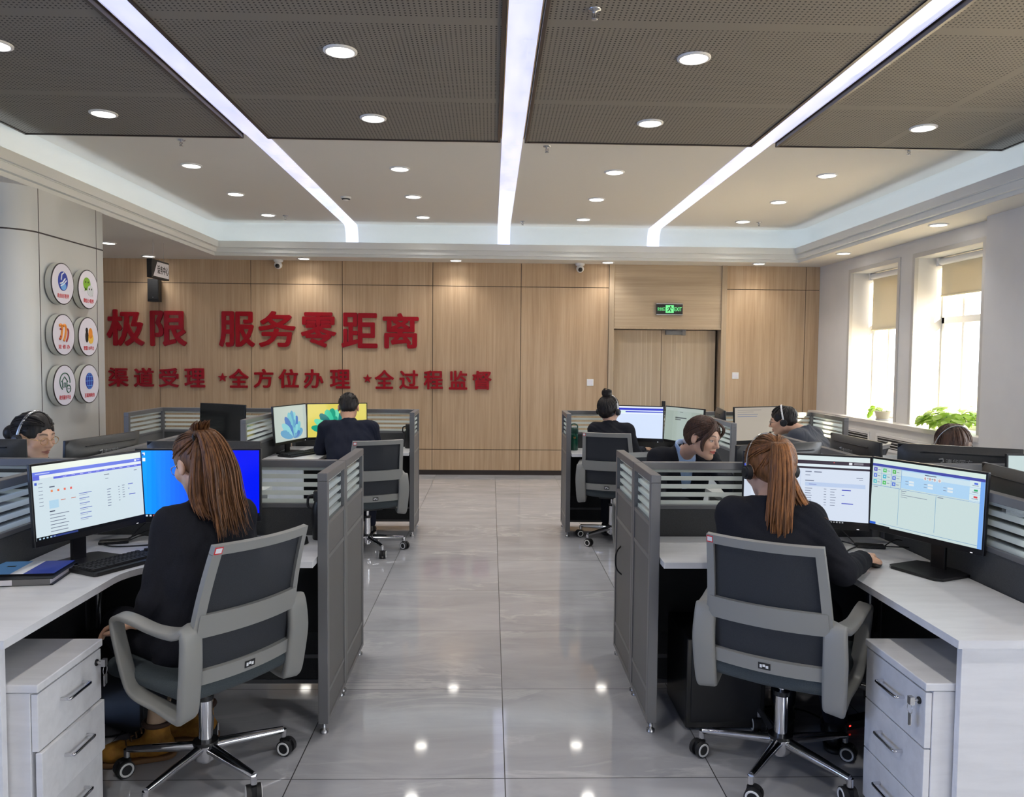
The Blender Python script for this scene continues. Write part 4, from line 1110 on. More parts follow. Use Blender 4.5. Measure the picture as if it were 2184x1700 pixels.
monitor(2.63, 3.46, -8, 'monitor with pale screen at the right edge of the photo', [(0, 0, 1, 1, (196, 214, 214), .8)])

# ------------------------------------------------------------------ office chairs
def rect_sec(a, c): return [(-a, -c), (a, -c), (a, c), (-a, c)]
def rsec(a, c, r=.35):
    """rounded rectangular section, half sizes a, c"""
    q = r * min(a, c); o = []
    for sx, sy, a0 in ((1, 1, 0), (-1, 1, 90), (-1, -1, 180), (1, -1, 270)):
        for k in range(3): an = radians(a0 + 45 * k); o.append((sx * (a - q) + q * cos(an), sy * (c - q) + q * sin(an)))
    return o
def back_pt(u, z, lift):
    """point on the chair back: u -1..1 across, z height"""
    f = (z - .46) / .495; w = .235 - .035 * f if z > .66 else .225
    y = -.205 - .12 * f + .02 * sin(pi * min(1, max(0, f))) - .035 * (1 - u * u)
    return (u * w, y, z + lift)
def make_chair(label, loc, rz, lift, sticker=False, spin=0.0):
    t = thing('office_chair', label, 'chair', loc, rz, 'grey mesh office chairs')
    for k in range(5):
        a = radians(spin + 72 * k); ca, sa = cos(a), sin(a)
        b = MB(); b.m = rot('Z', a)
        b.tube([(.03, 0, .115), (.16, 0, .108), (.295, 0, .098)], [.022, .018, .013], sec=rsec(1, .8, .8)); b.cyl((.297, 0, .10), (.297, 0, .07), .012, n=12)
        b.build('base_leg', M['chrome'], t)
        cst = thing('caster', None, None, (.297 * ca, .297 * sa, 0)); cst.parent = t; cst.rotation_euler = (0, 0, a + radians(40 + 50 * k))
        b = MB()
        for s_ in (-1, 1):
            b.cyl((s_ * .008, -.012, .031), (s_ * .025, -.012, .031), .031, n=22)
        b.box(-.009, -.03, .02, .009, .012, .062); b.build('wheel', M['rubber'], cst)
        for s_ in (-1, 1):
            b = MB(); b.m = tr(s_ * .0255, -.012, .031) @ rot('Y', s_ * pi / 2); b.lathe([(.019, 0), (.0195, .0025), (.026, .0025), (.0265, 0)], 22, True, False)
            tag(b.build('wheel_ring', M['white_pl'], cst), 'white wheel ring')
    b = MB(); b.cyl((0, 0, .06), (0, 0, .30 + lift), .026); b.cyl((0, 0, .075), (0, 0, .128), .044); b.cyl((0, 0, .29 + lift), (0, 0, .40 + lift), .014); b.build('gas_lift', M['chrome'], t)
    b = MB(); b.cyl((0, 0, .128), (0, 0, .14), .046, n=20); b.build('base_collar', M['black'], t)
    b = MB(); b.cyl((0, 0, .295 + lift), (0, 0, .312 + lift), .031, n=20); b.build('lift_collar', M['black'], t)
    b = MB(); b.box(-.09, -.14, .375 + lift, .09, .12, .41 + lift); b.cyl((.08, .03, .39 + lift), (.27, .05, .375 + lift), .006); b.cyl((.24, .047, .378 + lift), (.29, .053, .373 + lift), .013); b.build('seat_mechanism', M['black'], t, .006)
    def seat(P):
        Q = P - _v((0, .015, .435 + lift)); d = d_box(Q + np.stack([0 * Q[:, 0], 0 * Q[:, 1], .25 * Q[:, 0] ** 2 * -1 + .6 * np.maximum(Q[:, 1] - .12, 0) ** 2], 1), (0, 0, 0), (.245, .24, .04), .038); return d
    V, F = surface(seat, (-.27, -.25, .36 + lift), (.27, .29, .52 + lift), .012); mesh_obj('seat_cushion', V, F, M['seat'], t, 1)
    def patch(b, u0, u1, z0, z1, th, nu, nz, off=0.0):
        def f(u, v):
            U_ = u0 + (u1 - u0) * u; z = (z0(U_) if callable(z0) else z0) * (1 - v) + (z1(U_) if callable(z1) else z1) * v; p = Vector(back_pt(U_, z, lift)); p.y -= off; return p, Vector((0, -1, -.15)).normalized()
        b.grid(f, nu, nz, th)
    b = MB(); patch(b, -.97, .97, .47, .945, .004, 14, 14, -.004); b.build('mesh_back', M['mesh'], t)
    b = MB()
    patch(b, -1, 1, .925, .958, .022, 16, 2, .011); patch(b, -1, -.86, .655, .925, .022, 2, 8, .011); patch(b, .86, 1, .655, .925, .022, 2, 8, .011)
    patch(b, -1, -.90, .46, .66, .020, 2, 5, .010); patch(b, .90, 1, .46, .66, .020, 2, 5, .010)
    b.build('back_frame', M['plastic_gray'], t, .003)
    b = MB(); patch(b, -.95, .95, .635, .715, .016, 16, 3, .016); b.build('lumbar_bar', M['plastic_gray'], t, .003)
    b = MB(); patch(b, -1, 1, .465, .515, .02, 16, 2, .014); b.build('lower_bar', M['plastic_gray'], t, .003)
    b = MB(); patch(b, -.11, .08, .478, .502, .002, 3, 1, .0165); b.cur = 1
    patch(b, -.085, -.05, .484, .496, .001, 1, 1, .0176); patch(b, -.04, .0, .488, .497, .001, 1, 1, .0176); patch(b, .01, .05, .484, .494, .001, 1, 1, .0176)
    tag(b.build('maker_badge', [M['ink'], M['pale']], t), 'small black badge with white marks')
    for s_ in (-1, 1):
        b = MB()
        pts = [(s_ * .228, -.235, .665), (s_ * .245, -.19, .652), (s_ * .262, -.10, .655), (s_ * .272, .02, .672), (s_ * .274, .09, .668), (s_ * .272, .112, .635), (s_ * .264, .085, .52), (s_ * .255, .055, .43), (s_ * .245, .02, .395), (s_ * .232, -.08, .375), (s_ * .226, -.18, .36), (s_ * .226, -.215, .375), (s_ * .229, -.232, .46), (s_ * .231, -.245, .56)]
        rs = [1.5, 1.25, 1.0, 1, 1, 1, 1.05, 1.1, 1.1, 1.1, 1.3, 1.5, 1.6, 1.6]; rs = [rs[q // 5] + (rs[(q // 5 + 1) % 14] - rs[q // 5]) * (q % 5) / 5 for q in range(70)]
        pts = spline([(x, y, z + lift) for x, y, z in pts], 5, True)
        b.tube(pts, rs, closed=True, sec=rsec(.026, .010, .7)); b.build('armrest', M['plastic_gray'], t)
    if sticker:
        b = MB(); patch(b, -.99, -.865, .928, .953, .001, 1, 1, .0118); b.cur = 1; patch(b, -.975, -.88, .932, .949, .001, 1, 1, .0126); tag(b.build('sticker', [M['red_ink'], M['pale']], t), 'white sticker with red border')
    return t
M['seat'] = noisy('dark_grey_seat_cloth', (58, 66, 70), (70, 78, 82), (300, 300, 300), .9, .15)
def mesh_mat():
    m = noisy('dark_mesh_cloth', (42, 45, 51), (54, 57, 63), (500, 500, 500), .75); t = NT(m)
    tp = t.new('ShaderNodeBsdfTransparent'); mx = t.new('ShaderNodeMixShader'); mx.inputs[0].default_value = .14
    t.link(t.b.outputs[0], mx.inputs[1]); t.link(tp.outputs[0], mx.inputs[2]); t.link(mx.outputs[0], t.n['Material Output'].inputs[0]); return m
M['mesh'] = mesh_mat()
R_ = radians
make_chair('grey mesh office chair of the ponytailed woman at the left front', (-1.06, 2.90, 0), R_(56), 0, True, -22)
make_chair('grey mesh office chair of the ponytailed woman at the right front', (1.13, 2.93, 0), R_(-34), 0, True, 48)
make_chair('grey mesh office chair behind the man in navy suit', (-1.0, 6.36, 0), R_(24), -.02, True, -10)
make_chair('grey mesh office chair of the woman with hair bun', (1.06, 6.74, 0), R_(-18), .015, True, 21)
make_chair('grey office chair of the woman in light blue shirt', (1.12, 4.87, 0), R_(195), 0)
make_chair('grey office chair of the man in grey jacket', (2.74, 6.08, 0), R_(48), 0)
make_chair('empty grey office chair before the dark switched-off monitor', (-2.69, 6.2, 0), R_(80), 0)
make_chair('office chair of the woman with glasses at the far left', (-2.82, 4.50, 0), R_(-115), 0)
make_chair('office chair of the headset wearer behind the monitor backs', (2.72, 4.78, 0), R_(185), 0)

# ------------------------------------------------------------------ pedestals, desk things, plants
def pedestal(loc, rz, label, keys):
    """drawers face +x"""
    t = thing('drawer_pedestal', label, 'drawer unit', loc, rz, 'white drawer pedestals')
    b = MB(); b.box(-.5, 0, .035, -.022, .38, .575); b.build('body', M['desk'], t, .002)
    b = MB(); b.box(-.51, -.004, .577, .004, .384, .602); b.build('top', M['desk'], t, .003)
    for k in range(3):
        z0, z1 = .04 + k * .178, .04 + k * .178 + .174
        d = thing('drawer', None, None, ((0, .010, .0)[k] if not keys and rz == 0 else 0, 0, 0)); d.parent = t
        b = MB(); b.box(-.020, .002, z0, 0, .378, z1); b.build('drawer_front', M['desk'], d, .002)
        b = MB(); zc = (z0 + z1) / 2 + .02
        b.tube(spline([(-.001, .125, zc), (.022, .126, zc), (.028, .135, zc), (.028, .19, zc), (.028, .245, zc), (.022, .254, zc), (-.001, .255, zc)], 4), .0055, 10); b.build('handle', M['chrome'], d)
        if k == 2:
            b = MB(); ky = .06 if keys else .345
            b.cyl((-.002, ky, zc + .03), (.004, ky, zc + .03), .011); b.build('lock', M['black'], d)
            b = MB(); b.cyl((.003, ky, zc + .03), (.028, ky, zc + .03), .005, n=10); b.box(.02, ky - .009, zc + .018, .034, ky + .009, zc + .042)
            b.tube([(.03, ky + .014 * sin(radians(a)), zc + .004 + .016 * cos(radians(a))) for a in range(0, 360, 30)], .0012, 6, closed=True); b.box(.028, ky - .008, zc - .05, .0305, ky + .002, zc - .012); b.box(.03, ky + .004, zc - .045, .032, ky + .011, zc - .012)
            b.build('key', M['steel'], d)
    b = MB()
    for y in (.04, .34):
        for x in (-.46, -.06): b.cyl((x, y - .01, .018), (x, y + .01, .018), .018, n=14); b.box(x - .012, y - .012, .02, x + .012, y + .012, .036)
    b.build('caster', M['black'], t)
    if keys:
        b = MB(); b.box(-.05, .01, .602, -.008, .06, .6026); b.cur = 1; b.box(-.046, .014, .6024, -.012, .056, .6031); tag(b.build('sticker', [M['red_ink'], M['pale']], t), 'white sticker with red border')
pedestal((-1.335, 2.306, 0), 0, 'white three-drawer pedestal under the left front desk', False)
pedestal((1.335, 2.686, 0), pi, 'white three-drawer pedestal with keys under the right front desk', False)
# the right pedestal carries its keys at the viewer's end
for o in list(bpy.data.objects):
    if o.name.startswith(('lock', 'key')) and o.parent and o.parent.parent and o.parent.parent.rotation_euler.z > 3: o.location.y = -.0

def keyboard(x, y, rz, label):
    t = thing('keyboard', label, 'keyboard', (x, y, .7505), radians(rz), 'black keyboards')
    b = MB(); b.prism([(-.225, -.075), (-.215, -.083), (.215, -.083), (.225, -.075), (.225, .07), (-.225, .07)], 0, .014); b.build('case', M['black'], t, .003)
    b = MB()
    for r in range(6):
        n = 15; yy = .055 - r * .0195 - (.004 if r else 0)
        if r == 5: spans = [(-.214, -.15), (-.148, -.12), (-.118, .02), (.022, .055), (.057, .075)]
        else: spans = [(-.214 + k * .0192 + (.003 * r if k else 0), -.214 + (k + 1) * .0192 - .0022 + .003 * r * (k < n - 1)) for k in range(n)]
        spans += [(.10 + k * .0192 + (.0 if k < 3 else .008), .10 + k * .0192 + .017 + (.0 if k < 3 else .008)) for k in range(6)]
        for a_, c_ in spans:
            if a_ > .218: continue
            b.add([(a_, yy - .0085, .0145), (min(c_, .22), yy - .0085, .0145), (min(c_, .22), yy + .0085, .0145), (a_, yy + .0085, .0145), (a_ + .002, yy - .006, .0225), (min(c_, .22) - .002, yy - .006, .0225), (min(c_, .22) - .002, yy + .0075, .0225), (a_ + .002, yy + .0075, .0225)],
                  [(0, 3, 2, 1), (4, 5, 6, 7), (0, 1, 5, 4), (1, 2, 6, 5), (2, 3, 7, 6), (3, 0, 4, 7)])
    b.build('keycaps', M['black_matte'], t)
    b = MB(); b.cyl((.18, .0705, .008), (.18, .078, .008), .004, n=8); b.build('cable_collar', M['black'], t)
keyboard(-1.435, 3.155, 62, 'black keyboard in front of the white web page at the left front desk')
keyboard(-1.60, 6.68, 62, 'black keyboard left of the man in navy suit')
keyboard(1.50, 6.80, -40, 'black keyboard right of the woman with hair bun')
def mouse(x, y, z, rz, label):
    t = thing('computer_mouse', label, 'mouse', (x, y, z), radians(rz), 'black computer mice')
    b = MB(); b.ball((0, 0, .013), (.03, .052, .021), 20, 12)
    b.v = [(p[0], p[1], max(p[2], 0.0)) for p in b.v]; b.build('shell', M['black'], t)
    b = MB(); b.m = tr(0, .028, .029); b.cyl((-.004, 0, 0), (.004, 0, 0), .007, n=12); b.build('scroll_wheel', M['rubber'], t)
mouse(1.565, 3.11, .7505, -20, 'black mouse under the right hand of the right ponytailed woman')
mouse(1.62, 6.62, .7505, -30, 'black mouse beside the keyboard of the woman with hair bun')

def hub(x, y, rz, label, ends):
    t = thing('cable_hub', label, 'cable hub', (x, y, .7505), radians(rz))
    MB().box(-.06, -.028, 0, .06, .028, .014).build('case', M['black'], t, .004)
    for e in ends:
        b = MB(); b.tube(spline([(p[0], p[1], p[2]) for p in e], 6), .003, 6); b.build('cable', M['black'], t)
hub(-1.655, 3.46, 20, 'black cable hub with cords beside the blue screen at the left', [[(.06, 0, .008), (.12, .03, .02), (.2, .0, .004), (.26, .06, .003)], [(.05, .02, .01), (.14, .08, .03), (.24, .12, .004)], [(-.06, 0, .008), (.0, -.08, .004), (.14, -.10, .003), (.24, -.06, .003)], [(.06, .01, .01), (.1, .06, .05), (.17, .11, .10)]])
hub(1.70, 3.42, -14, 'black cable hub with cords beside the dashboard screen at the right', [[(-.06, 0, .008), (-.14, .05, .015), (-.2, .09, .004), (-.27, .11, .003)], [(.06, .0, .01), (.12, .05, .03), (.20, .05, .015), (.27, .01, .01)], [(-.05, -.02, .008), (-.1, -.08, .004), (-.13, -.16, .004), (-.12, -.22, .012)], [(.06, .01, .006), (.14, -.01, .012), (.2, .03, .003), (.24, .06, .003)], [(-.06, .01, .01), (-.1, .08, .05), (-.16, .12, .1)]])
def cords(x, y, rz, label):
    b = MB()
    for k in range(5):
        rr = random.Random(k + int(x * 10)); b.tube(spline([(-.14 + .05 * k, -.05 + .02 * rr.random(), .004), (-.06 + .04 * rr.random(), .02 + .03 * rr.random(), .012), (.05 + .04 * rr.random(), -.02 + .05 * rr.random(), .005), (.16 - .04 * k, .05 * rr.random(), .004)], 6), .0032, 6)
    b.box(-.05, -.02, 0, .03, .02, .018)
    o = b.build('cable_bundle', M['black']); o.location = (x, y, .7505); o.rotation_euler.z = radians(rz); tag(o, label, 'cables')
cords(-1.50, 6.98, 10, 'tangled black cables on the desk in front of the yellow screen')
cords(1.62, 7.12, -10, 'tangled black cables between the two screens near the woman with hair bun')

# folder and brochure on the left front desk
t = thing('document_folder', 'black plastic document folder with white label on left front desk', 'folder', (-1.745, 2.90, .7505), radians(8))
b = MB(); b.box(-.115, -.105, 0, .165, .135, .004); b.box(-.115, -.105, .022, .165, .135, .025); b.box(-.115, .125, 0, .165, .135, .025); b.build('cover', M['black'], t, .0015)
MB().box(-.11, -.10, .004, .155, .12, .022).build('paper_stack', M['white_card'], t)
MB().box(-.11, -.1062, .003, .03, -.1052, .022).build('label_card', M['white_card'], t)
MB().box(.03, -.1068, .002, .155, -.1052, .023).build('spine_sleeve', M['panel'], t)
t = thing('brochure', 'blue and white brochure lying on the black document folder', 'brochure', (-1.745, 2.93, .7757), radians(6))
b = MB(); b.box(-.11, -.085, 0, .15, .10, .006); b.cur = 1; b.box(-.11, -.085, .006, .0, .10, .0064); b.cur = 2; b.box(-.0, -.085, .006, .045, .10, .0064); b.cur = 3; b.box(.045, -.085, .006, .15, .10, .0064); b.cur = 4; b.box(-.06, .02, .0064, -.03, .035, .0066)
b.build('cover', [M['black'], M['lblue'], M['pale'], M['blue'], M['ink']], t)
# small things by the aisle partitions
def flask(x, y, label):
    t = thing('insulated_flask', label, 'flask', (x, y, .7505), 0, 'black flasks beside the aisle partitions')
    b = MB(); b.lathe([(.030, 0), (.032, .004), (.032, .15), (.024, .17), (.024, .176)], 24); b.build('body', M['black'], t)
    b = MB(); b.lathe([(.027, .176), (.028, .18), (.028, .215), (.022, .222), (1e-4, .222)], 24); b.build('cap', M['black_matte'], t)
    b = MB(); b.tube(spline([(-.026, 0, .20), (-.05, 0, .19), (-.052, 0, .15), (-.032, 0, .14)], 5), .006, 8); b.build('handle', M['black_matte'], t)
flask(-.775, 3.555, 'black flask on the left front desk against the aisle partition')
flask(-.755, 7.2, 'black flask on the navy-suited man\'s desk against the aisle partition')
t = thing('card_reader', 'small black wedge-shaped card reader on the left front desk', 'card reader', (-.87, 3.45, .7505), radians(-15))
b = MB(); b.add([(-.06, -.035, 0), (.06, -.035, 0), (.06, .035, 0), (-.06, .035, 0), (-.055, -.03, .012), (.055, -.03, .012), (.055, .03, .034), (-.055, .03, .034)], [(0, 3, 2, 1), (4, 5, 6, 7), (0, 1, 5, 4), (1, 2, 6, 5), (2, 3, 7, 6), (3, 0, 4, 7)]); b.build('case', M['black'], t, .003)
b = MB(); b.cyl((.035, -.032, .006), (.035, -.036, .006), .006); b.build('button', M['steel'], t)
t = thing('water_bottle', 'dark green water bottle on the bun-haired woman\'s desk by the aisle partition', 'bottle', (.765, 7.12, .7505))
gm = mat('green_bottle', (22, 84, 66), .2); b = MB(); b.lathe([(.034, 0), (.036, .004), (.036, .14), (.033, .155), (.030, .158)], 28); b.build('body', gm, t)
b = MB(); b.lathe([(.036, .158), (.037, .162), (.037, .192), (.028, .205), (1e-4, .208)], 28); b.build('lid', mat('dark_green_lid', (16, 62, 50), .4), t)
b = MB(); b.tube(spline([(-.03, 0, .195), (-.028, 0, .23), (.0, 0, .24), (.026, 0, .228), (.03, 0, .2)], 5), .006, 8); b.build('carry_loop', M['dgreen'], t)
b = MB(); b.cyl((.0, -.036, .118), (.0, -.0385, .118), .011, n=16); b.build('badge', M['gold'], t)
# under the right desk
t = thing('computer_tower', 'black computer tower on the floor under the right front desk', 'computer', (1.01, 3.43, 0), radians(0))
MB().box(-.17, -.19, .012, .17, .17, .40).build('case', M['black'], t, .005)
b = MB(); b.box(-.15, -.196, .04, .15, -.188, .38); b.build('front_panel', M['black_matte'], t, .003)
b = MB()
for x in (-.13, .13):
    for y in (-.15, .13): b.cyl((x, y, 0), (x, y, .014), .018, n=12)
b.build('foot', M['rubber'], t)
def tower(x, y, rz, label):
    t = thing('computer_tower', label, 'computer', (x, y, 0), radians(rz)); MB().box(-.09, -.2, .012, .09, .2, .38).build('case', M['black'], t, .005)
    MB().box(-.085, -.208, .03, .085, -.199, .37).build('front_panel', M['black_matte'], t, .003)
    b = MB(); [b.cyl((x_, y_, 0), (x_, y_, .014), .015, n=10) for x_ in (-.07, .07) for y_ in (-.16, .16)]; b.build('foot', M['rubber'], t)
t = thing('power_strip', 'power strip with small red light on the floor under the right front desk', 'power strip', (1.62, 3.30, 0), radians(20))
MB().box(-.12, -.03, 0, .12, .03, .035).build('case', M['black_matte'], t, .005); b = MB(); b.box(-.09, -.031, .015, -.08, -.0295, .022); b.build('switch_light', emis((255, 60, 50), 1.2), t)
def floor_cable(pts, label, r=.004):
    b = MB(); b.tube(spline(pts, 7), r, 6); tag(b.build('floor_cable', M['black']), label, 'cable')
floor_cable([(1.5, 3.26, .006), (1.42, 3.42, .006), (1.25, 3.45, .006), (1.12, 3.18, .005), (1.02, 3.2, .006), (.94, 3.3, .005)], 'black cable on the floor under the right front desk')
floor_cable([(-1.72, 3.5, .7), (-1.73, 3.45, .4), (-1.72, 3.35, .05), (-1.6, 3.2, .006), (-1.45, 3.28, .006), (-1.3, 3.35, .006)], 'black cable hanging under the left front desk')
b = MB(); b.tube(spline([(.70, 3.98, .64), (.655, 3.96, .60), (.645, 3.95, .55), (.655, 3.94, .50), (.70, 3.92, .47)], 6), .004, 6)
tag(b.build('cable_loop', M['black']), 'black cable loop sticking out over the aisle from the right partition', 'cable')
tower(-1.55, 3.35, 60, 'black computer tower in the dark under the left front desk')

# plants on the window sill
LEAF = noisy('pothos_leaf', (136, 172, 62), (176, 204, 96), (30, 30, 30), .45); _n = NT(LEAF)
_tl = _n.new('ShaderNodeBsdfTranslucent'); _tl.inputs[0].default_value = lin((170, 206, 70)); _mx = _n.new('ShaderNodeMixShader'); _mx.inputs[0].default_value = .4
_n.link(_n.b.outputs[0], _mx.inputs[1]); _n.link(_tl.outputs[0], _mx.inputs[2]); _n.link(_mx.outputs[0], _n.n['Material Output'].inputs[0])
def leaf(b, base, d, up, L):
    d = Vector(d).normalized(); up = Vector(up); s = d.cross(up); s = s.normalized() if s.length > 1e-4 else d.orthogonal().normalized(); nn = s.cross(d)
    prof = [(0, 0), (.02, .16), (.10, .33), (.28, .43), (.5, .38), (.75, .2), (1, 0)]
    vs = []
    for t_, w in prof:
        c = Vector(base) + d * (t_ * L) + nn * (-.22 * t_ * t_ * L)
        vs += [tuple(c - s * (w * L) + nn * (.10 * w * L)), tuple(c), tuple(c + s * (w * L) + nn * (.10 * w * L))]
    fs = []
    for k in range(len(prof) - 1):
        a = 3 * k; fs += [(a, a + 1, a + 4, a + 3), (a + 1, a + 2, a + 5, a + 4)]
    b.add(vs, fs, True)
def plant(loc, label, n, R, H, pot, seed, trail=0):
    rr = random.Random(seed); t = thing('potted_plant', label, 'plant', loc)
    pr, ph = pot; b = MB(); b.lathe([(pr * .72, 0), (pr * .74, .004), (pr, ph), (pr * 1.06, ph), (pr * 1.06, ph - .012), (pr * .93, ph - .006), (pr * .9, ph - .02), (1e-4, ph - .02)], 28); b.build('pot', mat('pale_pot', (214, 204, 186), .5), t)
    b = MB(); b.lathe([(pr * .82, 0), (pr * .95, .012), (pr * .9, .012), (pr * .78, .004)], 24); b.build('saucer', M['white_card'], t)
    bl, bs = MB(), MB()
    for k in range(n):
        a = 2 * pi * rr.random(); e = rr.random(); r = R * (.25 + .75 * sqrt(rr.random())); z = ph + H * (1 - (r / R) ** 2 * .85) * (.25 + .75 * rr.random())
        p = (r * cos(a), r * sin(a), z)
        if p[0] > .15: p = (.15, p[1], p[2])
        bs.tube(spline([(pr * .4 * cos(a), pr * .4 * sin(a), ph - .02), (r * .5 * cos(a), r * .5 * sin(a), z * .75 + ph * .25), p], 4), .0022, 5)
        leaf(bl, p, (cos(a) + rr.uniform(-.5, .5), sin(a) + rr.uniform(-.5, .5), rr.uniform(-.9, .15)), (0, 0, 1), rr.uniform(.07, .105))
    for k in range(trail):
        yy = .12 + .05 * k; p = spline([(0, pr * .5, ph), (-.02, pr + .08, ph + .06), (-.03, pr + .15, ph * .8), (-.03, pr + .16, .03)], 5); bs.tube(p, .0025, 5)
        for q in p[6::2]: leaf(bl, q, (rr.uniform(-.6, .2), rr.uniform(-.3, .7), -.5), (0, 0, 1), rr.uniform(.05, .085))
    bl.build('foliage', LEAF, t); bs.build('stem', mat('plant_stem', (120, 150, 60), .6), t)
plant((XR + .04, 8.86, .921), 'small trailing pothos in a pale pot on the farther window sill', 14, .15, .09, (.085, .10), 3, 2)
plant((XR + .03, 7.46, .921), 'bushy pothos in a pot on the nearer window sill', 150, .31, .21, (.095, .075), 8, 1)

b = MB(); b.m = tr(1.19, 4.02, .7505) @ rot('Z', radians(25)); b.box(-.05, -.03, 0, .05, .03, .05); b.add([(-.05, -.03, .05), (.05, -.03, .05), (.05, .03, .05), (-.05, .03, .05), (.02, 0, .085)], [(0, 1, 4), (1, 2, 4), (2, 3, 4), (3, 0, 4)])
tag(b.build('tissue_pack', M['white_card']), 'small white tissue pack seen through the striped glass at the right front', 'tissues')

# ------------------------------------------------------------------ people
def axes(yaw, pitch=0.0, roll=0.0):
    """columns right, forward, up; yaw 0 looks along +y, positive turns left; pitch positive looks down"""
    m = Matrix.Rotation(radians(yaw), 3, 'Z') @ Matrix.Rotation(radians(-pitch), 3, 'X') @ Matrix.Rotation(radians(roll), 3, 'Y')
    return np.array([[m[i][j] for j in range(3)] for i in range(3)])

def face_sdf(Q, male):
    w = 1.04 if male else 1.0
    d = d_ell(Q, (0, -.012, .028), (.074 * w, .094, .086))
    d = smin(d, d_ell(Q, (0, .026, -.028), (.061 * w, .064, .078)), .03)
    A = Q.copy(); A[:, 0] = np.abs(A[:, 0])                         # left-right symmetric
    jw = .047 if male else .043
    d = smin(d, d_cap(A, (jw, .004, -.058), (.012, .066, -.093), .018, .015), .026)
    d = smin(d, d_ell(Q, (0, .071, -.092), (.017, .014, .014)), .02)
    d = smin(d, d_ell(A, (.041, .058, -.02), (.025, .02, .022)), .022)
    d = smin(d, d_cap(A, (.013, .083, .028), (.042, .071, .03), .008), .016)
    d = smax(d, -d_ell(A, (.032, .099, .007), (.019, .020, .0105)), .011)
    d = np.minimum(d, d_ell(A, (.032, .0735, .006), (.0145, .0125, .0125)))
    d = smin(d, d_cap(A, (.018, .083, .0145), (.046, .074, .013), .0032, .0028), .005)   # upper lid
    d = smin(d, d_cap(A, (.02, .083, -.003), (.045, .073, -.001), .0028), .006)          # lower lid
    d = smin(d, d_cap(Q, (0, .084, .016), (0, .106, -.021), .0075, .0115), .012)
    d = smin(d, d_ell(A, (.0115, .095, -.026), (.0085, .0105, .0085)), .009)
    d = smax(d, -d_ell(A, (.0065, .101, -.0345), (.0042, .0055, .004)), .004)
    d = smin(d, d_ell(Q, (0, .085, -.052), (.024, .011, .0075)), .008)
    d = smin(d, d_ell(Q, (0, .0835, -.0635), (.020, .012, .0075)), .007)
    d = smax(d, -d_cap(A, (0, .100, -.0575), (.022, .086, -.058), .0026), .004)
    ear = d_ell(A, (.079 * w, -.006, -.006), (.010, .019, .031))
    ear = smax(ear, -d_ell(A, (.089 * w, -.001, -.003), (.006, .011, .019)), .005)
    return smin(d, ear, .008)

def hand_prims(W, d, n, side, curl=.5, spread=1.0):
    """W wrist, d towards the fingers, n out of the palm; side +1: thumb lies on the n x d side. Returns (pts, radii, k) chains"""
    W, d, n = _v(W), _v(d), _v(n); d = d / np.linalg.norm(d); n = n - d * (n @ d); n = n / np.linalg.norm(n); s = np.cross(n, d) * side
    C = []
    L = [(.040, .026, .020), (.045, .029, .021), (.041, .027, .020), (.031, .021, .018)]
    for i in range(4):
        o = (.027 - .0185 * i); k0 = W + s * (o * .55) + d * .012; k1 = W + s * o + d * (.088 - .004 * abs(i - 1) - (.008 if i == 3 else 0)) - n * .003
        C.append(([k0, k1], [.0125, .0105 if i < 3 else .0095], .012))
        p = k1; a = .15; pts = [p]
        for q, l in enumerate(L[i]):
            a += curl * (.55, .75, .5)[q]; v = d * cos(a) + n * sin(a) + s * (.12 * (1.2 - i) * spread * cos(a)); v = v / np.linalg.norm(v); p = p + v * l; pts.append(p)
        C.append((pts, [.0092, .0085, .0078, .0068] if i < 3 else [.0082, .0075, .007, .006], .006))
    t0 = W + s * .018 + d * .022; t1 = W + s * .044 + d * .052 + n * .012; t2 = t1 + d * .030 + s * .008 + n * .010; t3 = t2 + d * .024 - s * .003 + n * .004
    C.append(([t0, t1, t2, t3], [.014, .0115, .0098, .0080], .008))
    return C
def chains(P, C):
    d = None
    for pts, rs, k in C:
        x = d_poly(P, pts, rs); d = x if d is None else smin(d, x, k)
    return d

